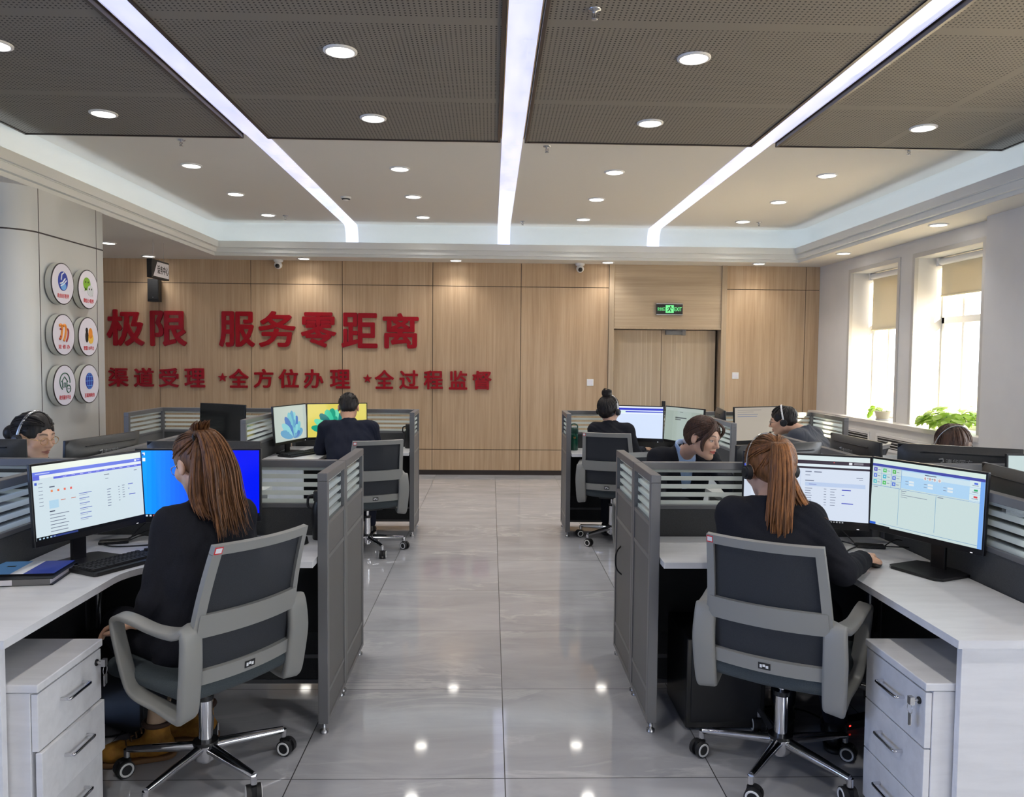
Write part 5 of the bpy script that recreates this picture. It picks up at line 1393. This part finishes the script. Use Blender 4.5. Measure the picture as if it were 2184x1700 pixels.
SKIN = [lin((214, 172, 146))[:3], lin((206, 160, 134))[:3]]
def person(label, base, pel, neck, H, hd, th, sw=.15, male=False, elL=None, wrL=None, elR=None, wrR=None, hdL=None, hdR=None, curl=.5, suit='suit', fine=.0034, knees=None, feet=None,
           hs=1.0, vneck=False, skin=0, brow=(58, 42, 36), lip=(176, 92, 88), closed=False, mid_back=.0):
    """hd = (yaw, pitch, roll) of the head, th = heading of the trunk"""
    t = thing('person', label, 'person', (base[0], base[1], 0), 0, 'office staff at their desks'); O = np.array([base[0], base[1], 0.0])
    pel, neck, H = _v(pel), _v(neck), _v(H); R = axes(*hd); B = axes(th); rt, fw = B[:, 0], B[:, 1]
    sp = (neck - pel) / np.linalg.norm(neck - pel)
    shL, shR = neck - rt * sw - sp * .045, neck + rt * sw - sp * .045
    elL, wrL, elR, wrR = _v(elL), _v(wrL), _v(elR), _v(wrR)
    hL = hand_prims(wrL, hdL[0], hdL[1], hdL[2] if len(hdL) > 2 else -1, curl); hR = hand_prims(wrR, hdR[0], hdR[1], hdR[2] if len(hdR) > 2 else 1, curl)
    chest = pel + (neck - pel) * .68; nk = .052 if male else .046
    skull = H + R @ _v((0, -.022, -.052)) * hs
    def body(P):
        d = face_sdf((P - H) @ R / hs, male) * hs
        d = smin(d, d_poly(P, [skull, skull * .45 + (neck + sp * .01) * .55, neck - sp * .02], [nk, nk * .98, nk * 1.15]), .022)
        d = smin(d, su(.05, d_cap(P, shL, shR, .042), d_cap(P, pel, chest, .070, .068), d_cap(P, chest, neck - sp * .05, .066, .036)), .02)
        for a, e, w_, h_ in ((shL, elL, wrL, hL), (shR, elR, wrR, hR)):
            d = smin(d, d_cap(P, a, e, .040, .032), .03); d = smin(d, d_cap(P, e, w_, .034, .023), .02); d = smin(d, chains(P, h_), .014)
        return d
    pts = np.array([H, neck, pel, elL, wrL, elR, wrR, shL, shR]); lo = pts.min(0) - .17; hi = pts.max(0) + .17
    V, F = surface(body, lo, hi, fine)
    sk = np.array(SKIN[skin]); lipc = np.array(lin(lip)[:3]); brc = np.array(lin(brow)[:3])
    def tone(V):
        Q = (V - H) @ R / hs; x = np.abs(Q[:, 0]); y = Q[:, 1]; z = Q[:, 2]; c = np.repeat(sk[None], len(V), 0)
        def put(m, col, k=1.0):
            m = np.clip(m, 0, 1)[:, None] * k; return c * (1 - m) + np.array(col) * m
        sm = lambda v, e: np.clip(.5 - v / e, 0, 1)
        f = (y > .05)
        c = put(f * sm(np.sqrt(((x - .042) / .026) ** 2 + ((z + .025) / .02) ** 2) - 1, 1.2), sk * np.array((1.0, .82, .8)), .5)
        lz = np.where(x < .012, -.0475, -.0475 - (x - .012) * .5); c = put((y > .075) * (np.abs(Q[:, 0]) < .024) * sm(np.abs(z + .0575) - (.0115 - x * .36), .004), lipc, .85)
        bz = .0315 + .0035 * np.sin(np.clip((x - .012) / .036, 0, 1) * pi); c = put(f * sm(np.abs(z - bz) - .0042, .003) * sm(np.abs(x - .030) - .019, .006), brc, .85)
        ex = (x - .032) / .0138; eye = np.abs(ex) < 1; oz = .0068 * np.sqrt(np.clip(1 - ex * ex, 0, 1)); ez = z - .006
        if not closed:
            c = put(f * eye * sm(np.abs(ez) - oz * .85, .0022), np.array(lin((205, 196, 190))[:3]), .9)
            c = put(f * sm(np.sqrt((x - .032) ** 2 + ez ** 2) - .0058, .002), np.array(lin((30, 20, 18))[:3]))
        c = put(f * eye * sm(np.abs(ez - (oz if not closed else -oz * .6)) - .0016, .002), np.array(lin((36, 26, 24))[:3]), .9)
        return c
    mesh_obj('body', V, F, M['skin'], t, 1, tone, O)
    # jacket
    mid = pel + (neck - pel) * .42 - fw * mid_back
    ax = sp
    def jacket(P):
        T = None; k = 1.12 if male else 1.0
        for s in (-1, 1):
            x = d_poly(P, [pel + rt * s * .075 - sp * .03, mid + rt * s * .070 * k, chest + rt * s * .078 * k, neck + rt * s * sw * .70 - sp * .055], [.118 * k, .100 * k, .102 * k, .066 * k], .03); T = x if T is None else smin(T, x, .06)
        T = smin(T, d_cap(P, shL, shR, .058 * k), .05); T = smin(T, d_poly(P, [mid, chest, neck - sp * .035], [.10, .100, .072], .03), .04)
        q = P - (neck + sp * .012); h = q @ ax; rr = np.linalg.norm(q - h[:, None] * ax, axis=1)
        T = smin(T, smax(np.abs(rr - (nk + .013) - .10 * np.maximum(-h, 0)) - .007, np.abs(h + .004) - .026, .006), .012)
        for a, e, w_ in ((shL, elL, wrL), (shR, elR, wrR)):
            wv = w_ - e; l = np.linalg.norm(wv)
            arm = smin(d_cap(P, a, e, .060 * k, .050 * k), d_cap(P, e, w_ - wv * (.03 / l), .051 * k, .039), .02); T = smin(T, arm, .026)
        T = T + .0019 * np.sin(P[:, 2] * 95 + 22 * np.sin(P[:, 0] * 9 + P[:, 1] * 7)) * np.sin(P[:, 0] * 31 + P[:, 1] * 27 + 1.3) + .0016 * np.sin(P[:, 0] * 70 + P[:, 2] * 40 + P[:, 1] * 30)
        q2 = P - neck
        if vneck:
            a_ = np.abs(q2 @ rt); hh = -(q2 @ sp); T = smax(T, -smax(smax(a_ - np.clip(.058 - hh * .16, 0.004, .06), -(q2 @ fw) + .015, .004), hh - .34, .004), .006)
        return T
    V, F = surface(jacket, lo - .03, hi + .03, max(.007, fine * 1.7)); mesh_obj('jacket', V, F, M[suit], t, 1, None, O)
    if vneck:
        def shirt(P):
            T = su(.05, d_cap(P, neck - rt * sw * .6 - sp * .06, neck + rt * sw * .6 - sp * .06, .050), d_poly(P, [pel - rt * .06, chest - rt * .075, neck - rt * .05 - sp * .05], [.10, .094, .055]), d_poly(P, [pel + rt * .06, chest + rt * .075, neck + rt * .05 - sp * .05], [.10, .094, .055]))
            q = P - (neck + sp * .02); h = q @ ax; rr = np.linalg.norm(q - h[:, None] * ax, axis=1); a_ = np.abs(q @ rt)
            T = smin(T, d_poly(P, [chest, neck - sp * .05], [.094, .056]), .03); col = smax(np.abs(rr - nk - .010 - .12 * np.maximum(-h, 0)) - .006, np.abs(h) - .036, .005); col = smax(col, -smax(a_ - np.clip(.012 + h * .7 + .02, .002, .06), -(q @ fw), .004), .004)
            return smin(T, col, .006)
        V, F = surface(shirt, lo, hi, .0045); mesh_obj('shirt', V, F, M['shirt'], t, 1, None, O)
    # trousers and shoes
    hips = [pel - rt * .085 - sp * .03, pel + rt * .085 - sp * .03]
    if knees is None: knees = [pel - rt * .11 + fw * .42 + _v((0, 0, -.04)), pel + rt * .11 + fw * .42 + _v((0, 0, -.04))]
    if feet is None: feet = [(_v((*(k - fw * .02)[:2], .09)), fw) for k in map(_v, knees)]
    def trs(P):
        d = None
        for hp, kn, (an, _) in zip(hips, knees, feet):
            x = d_poly(P, [hp, _v(kn), _v(an) + _v((0, 0, .04))], [.105, .072, .05], .02); d = x if d is None else smin(d, x, .03)
        return np.maximum(d, .10 - P[:, 2] + (feet[0][0][2] - .09))
    pp = np.array([*hips, *[_v(k) for k in knees], *[_v(f[0]) for f in feet]])
    V, F = surface(trs, pp.min(0) - .15, pp.max(0) + .15, .011); mesh_obj('trousers', V, F, M[suit], t, 1, None, O)
    return t, dict(H=H, R=R, hs=hs, O=O, neck=neck, fw=fw, rt=rt, sp=sp, feet=feet, wrL=wrL, wrR=wrR)

def shoes(t, K, material, boots=False):
    for an, dr in K['feet']:
        an = _v(an); dr = _v(dr); dr = dr / np.linalg.norm(dr); g = _v((an[0], an[1], 0)); sd = _v((-dr[1], dr[0], 0))
        def f(P, z0=(.018)):
            d = su(.025, d_cap(P, g + dr * -.035 + _v((0, 0, .052)), g + dr * .12 + _v((0, 0, .048)), .036, .034), d_ell(P, g + dr * .145 + _v((0, 0, .045)), (.05, .05, .038)), d_cap(P, g + _v((0, 0, .06)), g + _v((0, 0, .125 if boots else .08)) - dr * .01, .047, .046))
            d = smax(d, z0 - P[:, 2], .004)
            if boots: d = smax(d, P[:, 2] - .145, .006); d = d + .0015 * np.sin(P[:, 2] * 180) * (P[:, 2] > .07)
            return d
        V, F = surface(f, g - .2 + _v((0, 0, .15)), g + _v((.26, .26, .22)), .006); sh = mesh_obj('boot' if boots else 'shoe', V, F, material, t, 1, None, K['O'])
        def so(P):
            d = su(.02, d_cap(P, g - dr * .035 + _v((0, 0, .02)), g + dr * .15 + _v((0, 0, .02)), .046, .05)); return smax(smax(d, P[:, 2] - .022, .003), -P[:, 2] + .001, .003)
        V, F = surface(so, g - .2 + _v((0, 0, .18)), g + _v((.26, .26, .1)), .006); mesh_obj('sole', V, F, M['sole'] if boots else M['rubber'], sh, 1, None, K['O'])
        if boots:
            b = MB(); o = Vector(K['O'])
            for k in range(4):
                c = g + dr * (.045 + .018 * k) + _v((0, 0, .118 - .014 * k)); b.tube([tuple(_v(c) - sd * .026 - K['O']), tuple(_v(c) + dr * .006 + _v((0, 0, .008)) - K['O']), tuple(_v(c) + sd * .026 - K['O'])], .003, 6)
            b.build('laces', M['sole'], sh)
            b = MB(); b.tube([tuple(g + _v((0, 0, .13)) - dr * .01 - K['O']), tuple(g + _v((0, 0, .235)) - dr * .02 - K['O'])], [.042, .040], 18); b.build('sock', M['sock'], t)
            b = MB(); b.tube([tuple(g + _v((.05 * cos(a), .05 * sin(a), .145)) - dr * .01 - K['O']) for a in [2 * pi * q / 20 for q in range(20)]], .010, 8, closed=True); b.build('cuff', mat('dark_brown_cuff', (60, 42, 34), .8), sh)

def hair_cap(t, K, m, front=.0, nape=-.055, thick=1.0, ears=True, extra=None, fine=.005, name='hair'):
    H, R, hs = K['H'], K['R'], K['hs']
    def f(P):
        Q = (P - H) @ R / hs; A = Q.copy(); A[:, 0] = np.abs(A[:, 0])
        d = d_ell(Q, (0, -.016, .034), (.081 + .004 * thick, .100 + .005 * thick, .086 + .010 * thick))
        d = smin(d, d_ell(Q, (0, -.058, -.012), (.062, .05, .055)), .03)
        d = smax(d, -d_ell(Q, (0, .118, -.042 + front), (.070, .095, .106)), .010)
        d = smax(d, (nape - Q[:, 2]) + .25 * Q[:, 1], .012)
        if ears: d = smax(d, -d_ell(A, (.084, .012, -.022), (.026, .027, .036)), .008)
        d = d + .0016 * np.sin(Q[:, 0] * 260 + 3 * np.sin(Q[:, 1] * 40)) * (Q[:, 2] > -.1)
        if extra is not None: d = smin(d, extra(Q), .012)
        return d * hs
    V, F = surface(f, H - .2, H + .2, fine); return mesh_obj(name, V, F, m, t, 1, None, K['O'])

def to_w(K, p): return K['H'] + K['R'] @ (_v(p) * K['hs'])
TONE = [0, 0, 1, 2, 0, 1, 0, 2]
def strands_on_cap(b, K, tie, n, seed, lo=(-.9, -.45), rad=.0042, grow=1.03, region=None):
    """combed strands: start on the hairline, run over the skull to tie (head-local)"""
    rr = random.Random(seed); c = _v((0, -.016, .034)); rx = _v((.086, .106, .097)) * grow
    tie = _v(tie); td = (tie - c) / rx; tr_ = np.linalg.norm(td); td = td / tr_
    for k in range(n):
        b.cur = TONE[k % 8] if getattr(b, 'tones', False) else 0
        a = rr.uniform(-pi, pi); e = rr.uniform(*lo) if region is None else None
        s = _v((sin(a) * cos(e), cos(a) * cos(e), sin(e))) if region is None else region(rr)
        if s[1] > .45 and s[2] < .38: continue                   # the face stays free
        if abs(s[0]) > .62 and s[1] > -.35 and s[2] < -.02: continue
        s = s / np.linalg.norm(s); pts = []; ra = []
        w = rr.uniform(-.10, .10)
        for i in range(9):
            u = i / 8; om = math.acos(max(-1, min(1, float(s @ td)))); so = max(sin(om), 1e-4)
            v = s * (sin((1 - u) * om) / so) + td * (sin(u * om) / so) if om > 1e-3 else td
            v = v + _v((w * sin(pi * u) * .5, 0, 0)); v = v / np.linalg.norm(v)
            p = c + v * rx * (1 + .012 * rr.random()) * (1 + (tr_ - 1) * max(0, u - .55) / .45)
            pts.append(tuple(to_w(K, p) - K['O'])); ra.append(rad * (.5 + .6 * sin(pi * min(1, u + .12) * .9)))
        b.tube(pts, ra, sec=[(1.5 * cos(q * pi / 3), .6 * sin(q * pi / 3)) for q in range(6)])
def tail(b, K, guide, n, seed, w0=.012, w1=.06, rad=.005, ends=.05, flare=None, flat=.6):
    """guide: world points from the tie down"""
    rr = random.Random(seed); G = [_v(p) for p in guide]
    for k in range(n):
        b.cur = TONE[k % 8] if getattr(b, 'tones', False) else 0
        a = rr.uniform(0, 2 * pi); r = sqrt(rr.random()); ph = rr.uniform(0, 6.28); cut = 1 - .42 * rr.random() * r; pts = []
        for i, g in enumerate(G):
            u = i / (len(G) - 1); w = w0 + (w1 - w0) * min(1, u * 2.2) ** .8 * (1 - .35 * max(0, u - .6))
            o = K['rt'] * (cos(a) * r * w) + K['fw'] * (sin(a) * r * w * flat) + K['rt'] * (.010 * sin(ph + 5 * u)) * u + _v((0, 0, -ends * u * u * rr.random() * .6))
            if flare is not None: o = o + _v(flare) * (u ** 1.6) * max(0, cos(a)) * r
            pts.append(G[i] + o)
        P = spline([tuple(p - K['O']) for p in pts], 4); P = P[:max(6, int(len(P) * cut))]; m_ = len(P)
        b.tube(P, [rad * rr.uniform(.8, 1.2) * (.75 + .5 * sin(pi * min(1, i / m_ * 1.15))) * (1 if i < m_ - 4 else (m_ - i) / 4.5) for i in range(m_)], sec=[(1.5 * cos(q * pi / 3), .6 * sin(q * pi / 3)) for q in range(6)])

def headset(K, label, side=1, both=True, mic=True, tilt=0.0, col='white_pl'):
    t = thing('headset', label, 'headset', tuple(K['H']), 0, 'telephone headsets'); O = K['H']
    W = lambda p: tuple(to_w(K, p) - O)
    b = MB(); pts = [W((.0955 * cos(radians(a)), -.012 - .03 * sin(radians(a)) * tilt, -.004 + .139 * sin(radians(a)))) for a in range(0, 181, 10)]
    b.tube(pts, 1.0, sec=rsec(.007, .0028, .8)); b.build('headband', M[col], t)
    for s in ((1, -1) if both else (side,)):
        b = MB(); b.cyl(W((s * .088, -.010, -.010)), W((s * .106, -.010, -.010)), .030, .027, 22); b.build('ear_pad', M['black_matte'], t)
        b = MB(); b.cyl(W((s * .106, -.010, -.010)), W((s * .112, -.010, -.010)), .022, .018, 20); b.build('ear_cup', M['black'], t)
    if mic:
        b = MB(); s = side; b.tube(spline([W((s * .110, -.006, -.02)), W((s * .106, .03, -.05)), W((s * .085, .085, -.075)), W((s * .05, .118, -.078))], 5), .0028, 8); b.build('microphone_boom', M['black'], t)
        b = MB(); b.ball(W((s * .048, .119, -.078)), .0085, 12, 8); b.build('microphone', M['black_matte'], t)
    return t
def glasses(t, K, m):
    O = K['O']; W = lambda p: tuple(to_w(K, p) - O); b = MB()
    for s in (-1, 1):
        b.tube([W((s * .033 + .023 * cos(radians(a)), .1005 - .004 * abs(cos(radians(a))), .002 + .0185 * sin(radians(a)))) for a in range(0, 360, 18)], .0013, 6, closed=True)
        b.tube([W((s * .056, .097, .006)), W((s * .077, .06, .008)), W((s * .082, -.005, .008))], .0014, 6)
    b.tube([W((-.010, .101, .004)), W((0, .104, .006)), W((.010, .101, .004))], .0013, 6)
    b.build('glasses', m, t)
D = lambda *a: _v(a)

# 1 left front: long brown ponytail, seen from behind, head turned left
t, K = person('woman in black suit with brown ponytail, back turned, at the left front desk', (-1.06, 2.90), (-1.06, 2.90, .56), (-1.085, 3.00, 1.0), (-1.14, 3.085, 1.155), (54, 20, 0), 44, .135,
    elL=(-1.205, 2.80, .70), wrL=(-1.275, 2.84, .605), elR=(-.985, 3.16, .74), wrR=(-1.19, 3.29, .775), hdL=(D(-.45, .15, -.05), D(0, 0, -1)), hdR=(D(-.6, .5, 0), D(0, 0, -1)), fine=.0034,
    knees=[(-1.42, 3.02, .53), (-1.30, 3.24, .53)], feet=[(D(-1.305, 3.035, .21), D(-.9, -.28, 0)), (D(-1.19, 3.19, .21), D(-.95, -.1, 0))], hs=1.06, mid_back=.03)
shoes(t, K, M['boot'], True)
tie = K['R'].T @ (D(-1.105, 2.985, 1.275) - K['H']) / K['hs']
hc = hair_cap(t, K, M['hair_brown'], .0, -.075, 1.0)
b = MB(); b.tones = True; strands_on_cap(b, K, tie, 520, 4, (-.75, .5), .0027); b.build('combed_strands', [M['hair_brown'], M['hair_brown_d'], M['hair_brown_l']], hc)
b = MB(); b.tones = True
tail(b, K, [(-1.105, 2.985, 1.272), (-1.065, 2.94, 1.300), (-1.025, 2.915, 1.255), (-.998, 2.90, 1.17), (-.985, 2.89, 1.08), (-.968, 2.88, 1.0), (-.955, 2.875, .94)], 330, 7, .016, .056, .0030, .10, (.05, .02, 0))
tail(b, K, [(-1.105, 2.985, 1.272), (-1.09, 2.955, 1.315), (-1.065, 2.93, 1.345)], 60, 9, .012, .032, .0022, .01)
tail(b, K, [(-1.10, 2.985, 1.27), (-1.085, 2.95, 1.22), (-1.08, 2.935, 1.13), (-1.075, 2.925, 1.06), (-1.05, 2.91, 1.01), (-1.03, 2.90, .99)], 130, 12, .016, .040, .0028, .05)
tail(b, K, [(-1.06, 2.95, 1.24), (-.99, 2.93, 1.16), (-.95, 2.93, 1.08), (-.925, 2.92, 1.02), (-.955, 2.90, .985)], 40, 13, .010, .018, .0024, .01)
b.build('ponytail', [M['hair_brown'], M['hair_brown_d'], M['hair_brown_l']], hc)
b = MB(); b.tube([tuple(D(-1.105, 2.98, 1.272) + K['rt'] * (.019 * cos(a)) + D(0, 0, 1) * (.019 * sin(a)) - K['O']) for a in [2 * pi * q / 14 for q in range(14)]], .006, 6, closed=True); b.build('hair_tie', M['black'], hc)
glasses(t, K, M['steel'])

# 2 far left: woman with glasses and headset in profile
t, K = person('woman with gold glasses and headset in profile at the left edge', (-2.78, 4.46), (-2.75, 4.44, .54), (-2.60, 4.37, .975), (-2.485, 4.32, 1.13), (-106, 12, 0), -110, .15,
    elL=(-2.42, 4.48, .76), wrL=(-2.25, 4.32, .775), elR=(-2.64, 4.14, .76), wrR=(-2.40, 4.12, .775), hdL=(D(.8, -.6, 0), D(0, 0, -1)), hdR=(D(1, -.2, 0), D(0, 0, -1)), fine=.003, hs=1.06, closed=True, lip=(150, 84, 80))
shoes(t, K, M['black'])
hc = hair_cap(t, K, M['hair_black'], .006, -.075, .8, True, lambda Q: d_ell(Q, (0, -.135, -.012), (.05, .042, .045)))
b = MB(); strands_on_cap(b, K, (0, -.115, 0), 200, 21, (-.5, .6), .0034, 1.0); b.build('combed_strands', M['hair_black'], hc)
glasses(t, K, M['gold']); headset(K, 'thin silver headset on the woman at the left edge', 1, True, False, 0.0, 'steel')

# 3 back left: man in a navy suit from behind
t, K = person('man in navy suit seen from behind before the yellow screen', (-1.12, 6.42), (-1.12, 6.44, .52), (-1.21, 6.66, 1.015), (-1.225, 6.765, 1.145), (6, 24, 0), 6, .185, True,
    elL=(-1.44, 6.66, .80), wrL=(-1.30, 6.88, .785), elR=(-.98, 6.76, .80), wrR=(-1.13, 6.94, .785), hdL=(D(.5, .6, 0), D(0, 0, -1)), hdR=(D(-.5, .6, 0), D(0, 0, -1)), suit='suit_navy', fine=.0042, skin=1, mid_back=.05)
shoes(t, K, M['black'])
hc = hair_cap(t, K, M['hair_black'], .012, -.05, .30)
b = MB(); rr = random.Random(8)
for k in range(420):
    a, e = rr.uniform(-pi, pi), rr.uniform(-.62, 1.5); s = _v((sin(a) * cos(e), cos(a) * cos(e), sin(e)))
    if s[1] > .45 and s[2] < .35: continue
    if abs(s[0]) > .6 and s[1] > -.4 and s[2] < .0: continue
    p = _v((0, -.016, .034)) + s * _v((.080, .100, .089)); dn = _v((rr.uniform(-.3, .3), .5 if s[2] > .5 else 0, -1 if s[2] < .5 else 0)); dn = dn - s * (dn @ s); L_ = .024 if s[2] > .3 else .014
    b.tube([tuple(to_w(K, p + dn * (L_ * u) + s * (.006 * sin(pi * u))) - K['O']) for u in (0, .5, 1)], [.0022, .0026, .0008], 5)
b.build('cropped_strands', M['hair_black'], hc)

# 4 back right: woman with a hair bun
t, K = person('woman in black suit with hair bun and headset, seen from behind', (1.06, 6.76), (1.07, 6.77, .54), (1.065, 6.89, 1.002), (1.055, 6.95, 1.125), (-40, 6, 0), -18, .145,
    elL=(.93, 7.0, .74), wrL=(1.12, 7.12, .775), elR=(1.265, 6.76, .755), wrR=(1.37, 6.98, .775), hdL=(D(.8, .1, 0), D(0, 0, -1)), hdR=(D(.4, .5, 0), D(0, 0, -1)), fine=.0038, hs=1.05,
    knees=[(1.08, 7.12, .52), (1.28, 7.06, .52)], feet=[(D(1.06, 7.02, .09), D(.2, .8, 0)), (D(1.26, 6.98, .09), D(.2, .8, 0))])
shoes(t, K, M['black'])
hc = hair_cap(t, K, M['hair_black'], .004, -.078, 1.0, True, lambda Q: np.minimum(d_ell(Q, (0, -.055, .140), (.043, .043, .036)), d_cap(Q, (0, -.05, .10), (0, -.055, .14), .03)))
b = MB(); strands_on_cap(b, K, (0, -.055, .125), 200, 33, (-.7, .5), .0036, 1.0)
for k in range(40):
    rr = random.Random(k); a0 = rr.uniform(0, 6.28); zz = rr.uniform(-.026, .03); r_ = .043 * sqrt(max(.08, 1 - (zz / .036) ** 2)); b.tube([tuple(to_w(K, (r_ * cos(a0 + q * .35), -.055 + r_ * sin(a0 + q * .35), .140 + zz + .002 * q)) - K['O']) for q in range(9)], [.0036 * sin(pi * (q + 1) / 10) for q in range(9)], 5)
b.build('combed_strands', M['hair_black'], hc)
glasses(t, K, M['steel']); headset(K, 'white headset on the woman with the hair bun', 1, True, False)

# 5 right middle: woman facing the viewer, looking down to the side
t, K = person('woman in black jacket and light blue shirt looking down to the side', (1.24, 4.86), (1.14, 4.87, .54), (1.175, 4.70, 1.028), (1.235, 4.50, 1.128), (-141, 12, -6), -170, .165,
    elL=(1.47, 4.52, .77), wrL=(1.42, 4.26, .775), elR=(.98, 4.52, .77), wrR=(1.10, 4.27, .775), hdL=(D(-.3, -.9, 0), D(0, 0, -1)), hdR=(D(.4, -.9, 0), D(0, 0, -1)), fine=.0026, hs=1.0, vneck=True, knees=[(1.22, 4.46, .52), (1.0, 4.46, .52)], lip=(190, 74, 70), brow=(70, 50, 42))
shoes(t, K, M['black'])
hc = hair_cap(t, K, M['hair_dark'], .010, -.08, 1.1)
b = MB(); strands_on_cap(b, K, (.0, -.11, -.045), 480, 41, (-.4, 1.2), .0025, 1.0)
def lock(b, pts, n, seed, w, rad=.0036):
    rr = random.Random(seed)
    for k in range(n):
        o = _v((rr.uniform(-w, w), rr.uniform(-w, w) * .5, rr.uniform(-w, w) * .5)); P = spline([tuple(to_w(K, _v(p) + o * (.4 + .6 * sin(pi * i / (len(pts) - 1)))) - K['O']) for i, p in enumerate(pts)], 5); m_ = len(P)
        b.tube(P, [rad * (.6 + .5 * sin(pi * i / m_)) * (1 if i < m_ - 3 else (m_ - i) / 3.5) for i in range(m_)], sec=[(1.5 * cos(q * pi / 3), .6 * sin(q * pi / 3)) for q in range(6)])
lock(b, [(.015, .062, .118), (.050, .088, .085), (.074, .082, .045), (.083, .062, .005), (.083, .060, -.03), (.076, .068, -.06)], 110, 3, .013, .0024)
lock(b, [(.012, .064, .118), (-.025, .092, .092), (-.054, .084, .062), (-.070, .062, .03), (-.078, .04, -.005)], 70, 5, .008, .0024)
lock(b, [(.0, -.105, -.045), (-.03, -.13, -.07), (-.055, -.15, -.12), (-.06, -.155, -.17)], 60, 6, .014, .0024)
b.build('fringe', M['hair_dark'], hc)
b = MB(); b.ball(tuple(to_w(K, (-.004, -.112, -.048)) - K['O']), .02, 14, 10); b.build('hair_tie', M['white_card'], hc)
b = MB(); b.ball(tuple(to_w(K, (.0835, .004, -.037)) - K['O']), .0035, 8, 6); b.build('earring', M['steel'], t)

# 6 far right: man with headset and glasses in profile
t, K = person('man in dark grey jacket with headset and glasses in profile', (2.68, 6.12), (2.72, 6.13, .54), (2.55, 6.30, 1.01), (2.41, 6.385, 1.085), (66, 12, 0), 46, .175, True,
    elL=(2.27, 6.28, .77), wrL=(2.22, 6.52, .785), elR=(2.55, 6.56, .77), wrR=(2.36, 6.66, .785), hdL=(D(-.1, .9, 0), D(0, 0, -1)), hdR=(D(-.6, .6, 0), D(0, 0, -1)), suit='jacket_gray', fine=.0034, skin=0, mid_back=.07)
shoes(t, K, M['black'])
hc = hair_cap(t, K, M['hair_black'], .006, -.045, .55)
b = MB(); strands_on_cap(b, K, (0, -.06, .10), 120, 51, (-.3, .7), .003, .99); b.build('cropped_strands', M['hair_black'], hc)
glasses(t, K, M['black']); headset(K, 'headset with microphone on the man in grey jacket', 1, True, True)

# 7 right front: ginger ponytail, seen from behind, hand on the mouse
t, K = person('woman in black suit with ginger ponytail and headset at the right front desk', (1.13, 2.93), (1.11, 2.91, .56), (1.085, 2.995, 1.022), (1.115, 3.085, 1.145), (10, 16, 0), -22, .142,
    elL=(.925, 2.99, .74), wrL=(1.12, 3.23, .775), elR=(1.285, 2.785, .815), wrR=(1.475, 3.015, .800), hdL=(D(.5, .6, 0), D(0, 0, -1)), hdR=(D(.50, .86, -.06), D(.1, 0, -1)), curl=.42, fine=.0034, hs=1.05, mid_back=.02, knees=[(1.27, 3.29, .52), (1.40, 3.20, .52)], feet=[(D(1.27, 3.27, .09), D(.3, .8, 0)), (D(1.42, 3.10, .09), D(.3, .8, 0))])
shoes(t, K, M['black'])
tie = K['R'].T @ (D(1.108, 2.985, 1.255) - K['H']) / K['hs']
hc = hair_cap(t, K, M['hair_ginger'], .0, -.08, 1.0)
b = MB(); b.tones = True; strands_on_cap(b, K, tie, 560, 61, (-.8, .5), .0027); b.build('combed_strands', [M['hair_ginger'], M['hair_ginger_d'], M['hair_ginger_l']], hc)
b = MB(); b.tones = True
tail(b, K, [(1.108, 2.985, 1.255), (1.103, 2.945, 1.265), (1.10, 2.915, 1.21), (1.098, 2.905, 1.12), (1.092, 2.895, 1.03), (1.087, 2.888, .96), (1.082, 2.885, .925)], 380, 63, .016, .046, .0029, .10)
tail(b, K, [(1.125, 2.98, 1.20), (1.15, 2.945, 1.12), (1.175, 2.925, 1.05), (1.20, 2.90, 1.015), (1.25, 2.885, .995)], 90, 65, .012, .028, .0026, .03)
b.build('ponytail', [M['hair_ginger'], M['hair_ginger_d'], M['hair_ginger_l']], hc)
headset(K, 'black and silver headset on the right ponytailed woman', -1, True, False, 0.0, 'steel')

# 8 right: only the top of a head with a headset above the monitors
t, K = person('person with dark hair and headset hidden behind the monitor backs at right', (2.72, 4.74), (2.72, 4.72, .54), (2.69, 4.53, .93), (2.685, 4.46, 1.082), (176, 26, 0), 180, .165,
    elL=(2.93, 4.45, .77), wrL=(2.80, 4.22, .775), elR=(2.46, 4.45, .77), wrR=(2.58, 4.22, .775), hdL=(D(-.3, -.9, 0), D(0, 0, -1)), hdR=(D(.3, -.9, 0), D(0, 0, -1)), fine=.0045, hs=1.06)
shoes(t, K, M['black'])
hc = hair_cap(t, K, M['hair_dark'], -.002, -.06, 1.0)
b = MB(); strands_on_cap(b, K, (0, -.05, .11), 160, 71, (-.5, .6), .0038, 1.0); b.build('combed_strands', M['hair_dark'], hc)
headset(K, 'silver headset on the dark-haired person behind the monitor backs', 1, True, False, 0.0, 'steel')
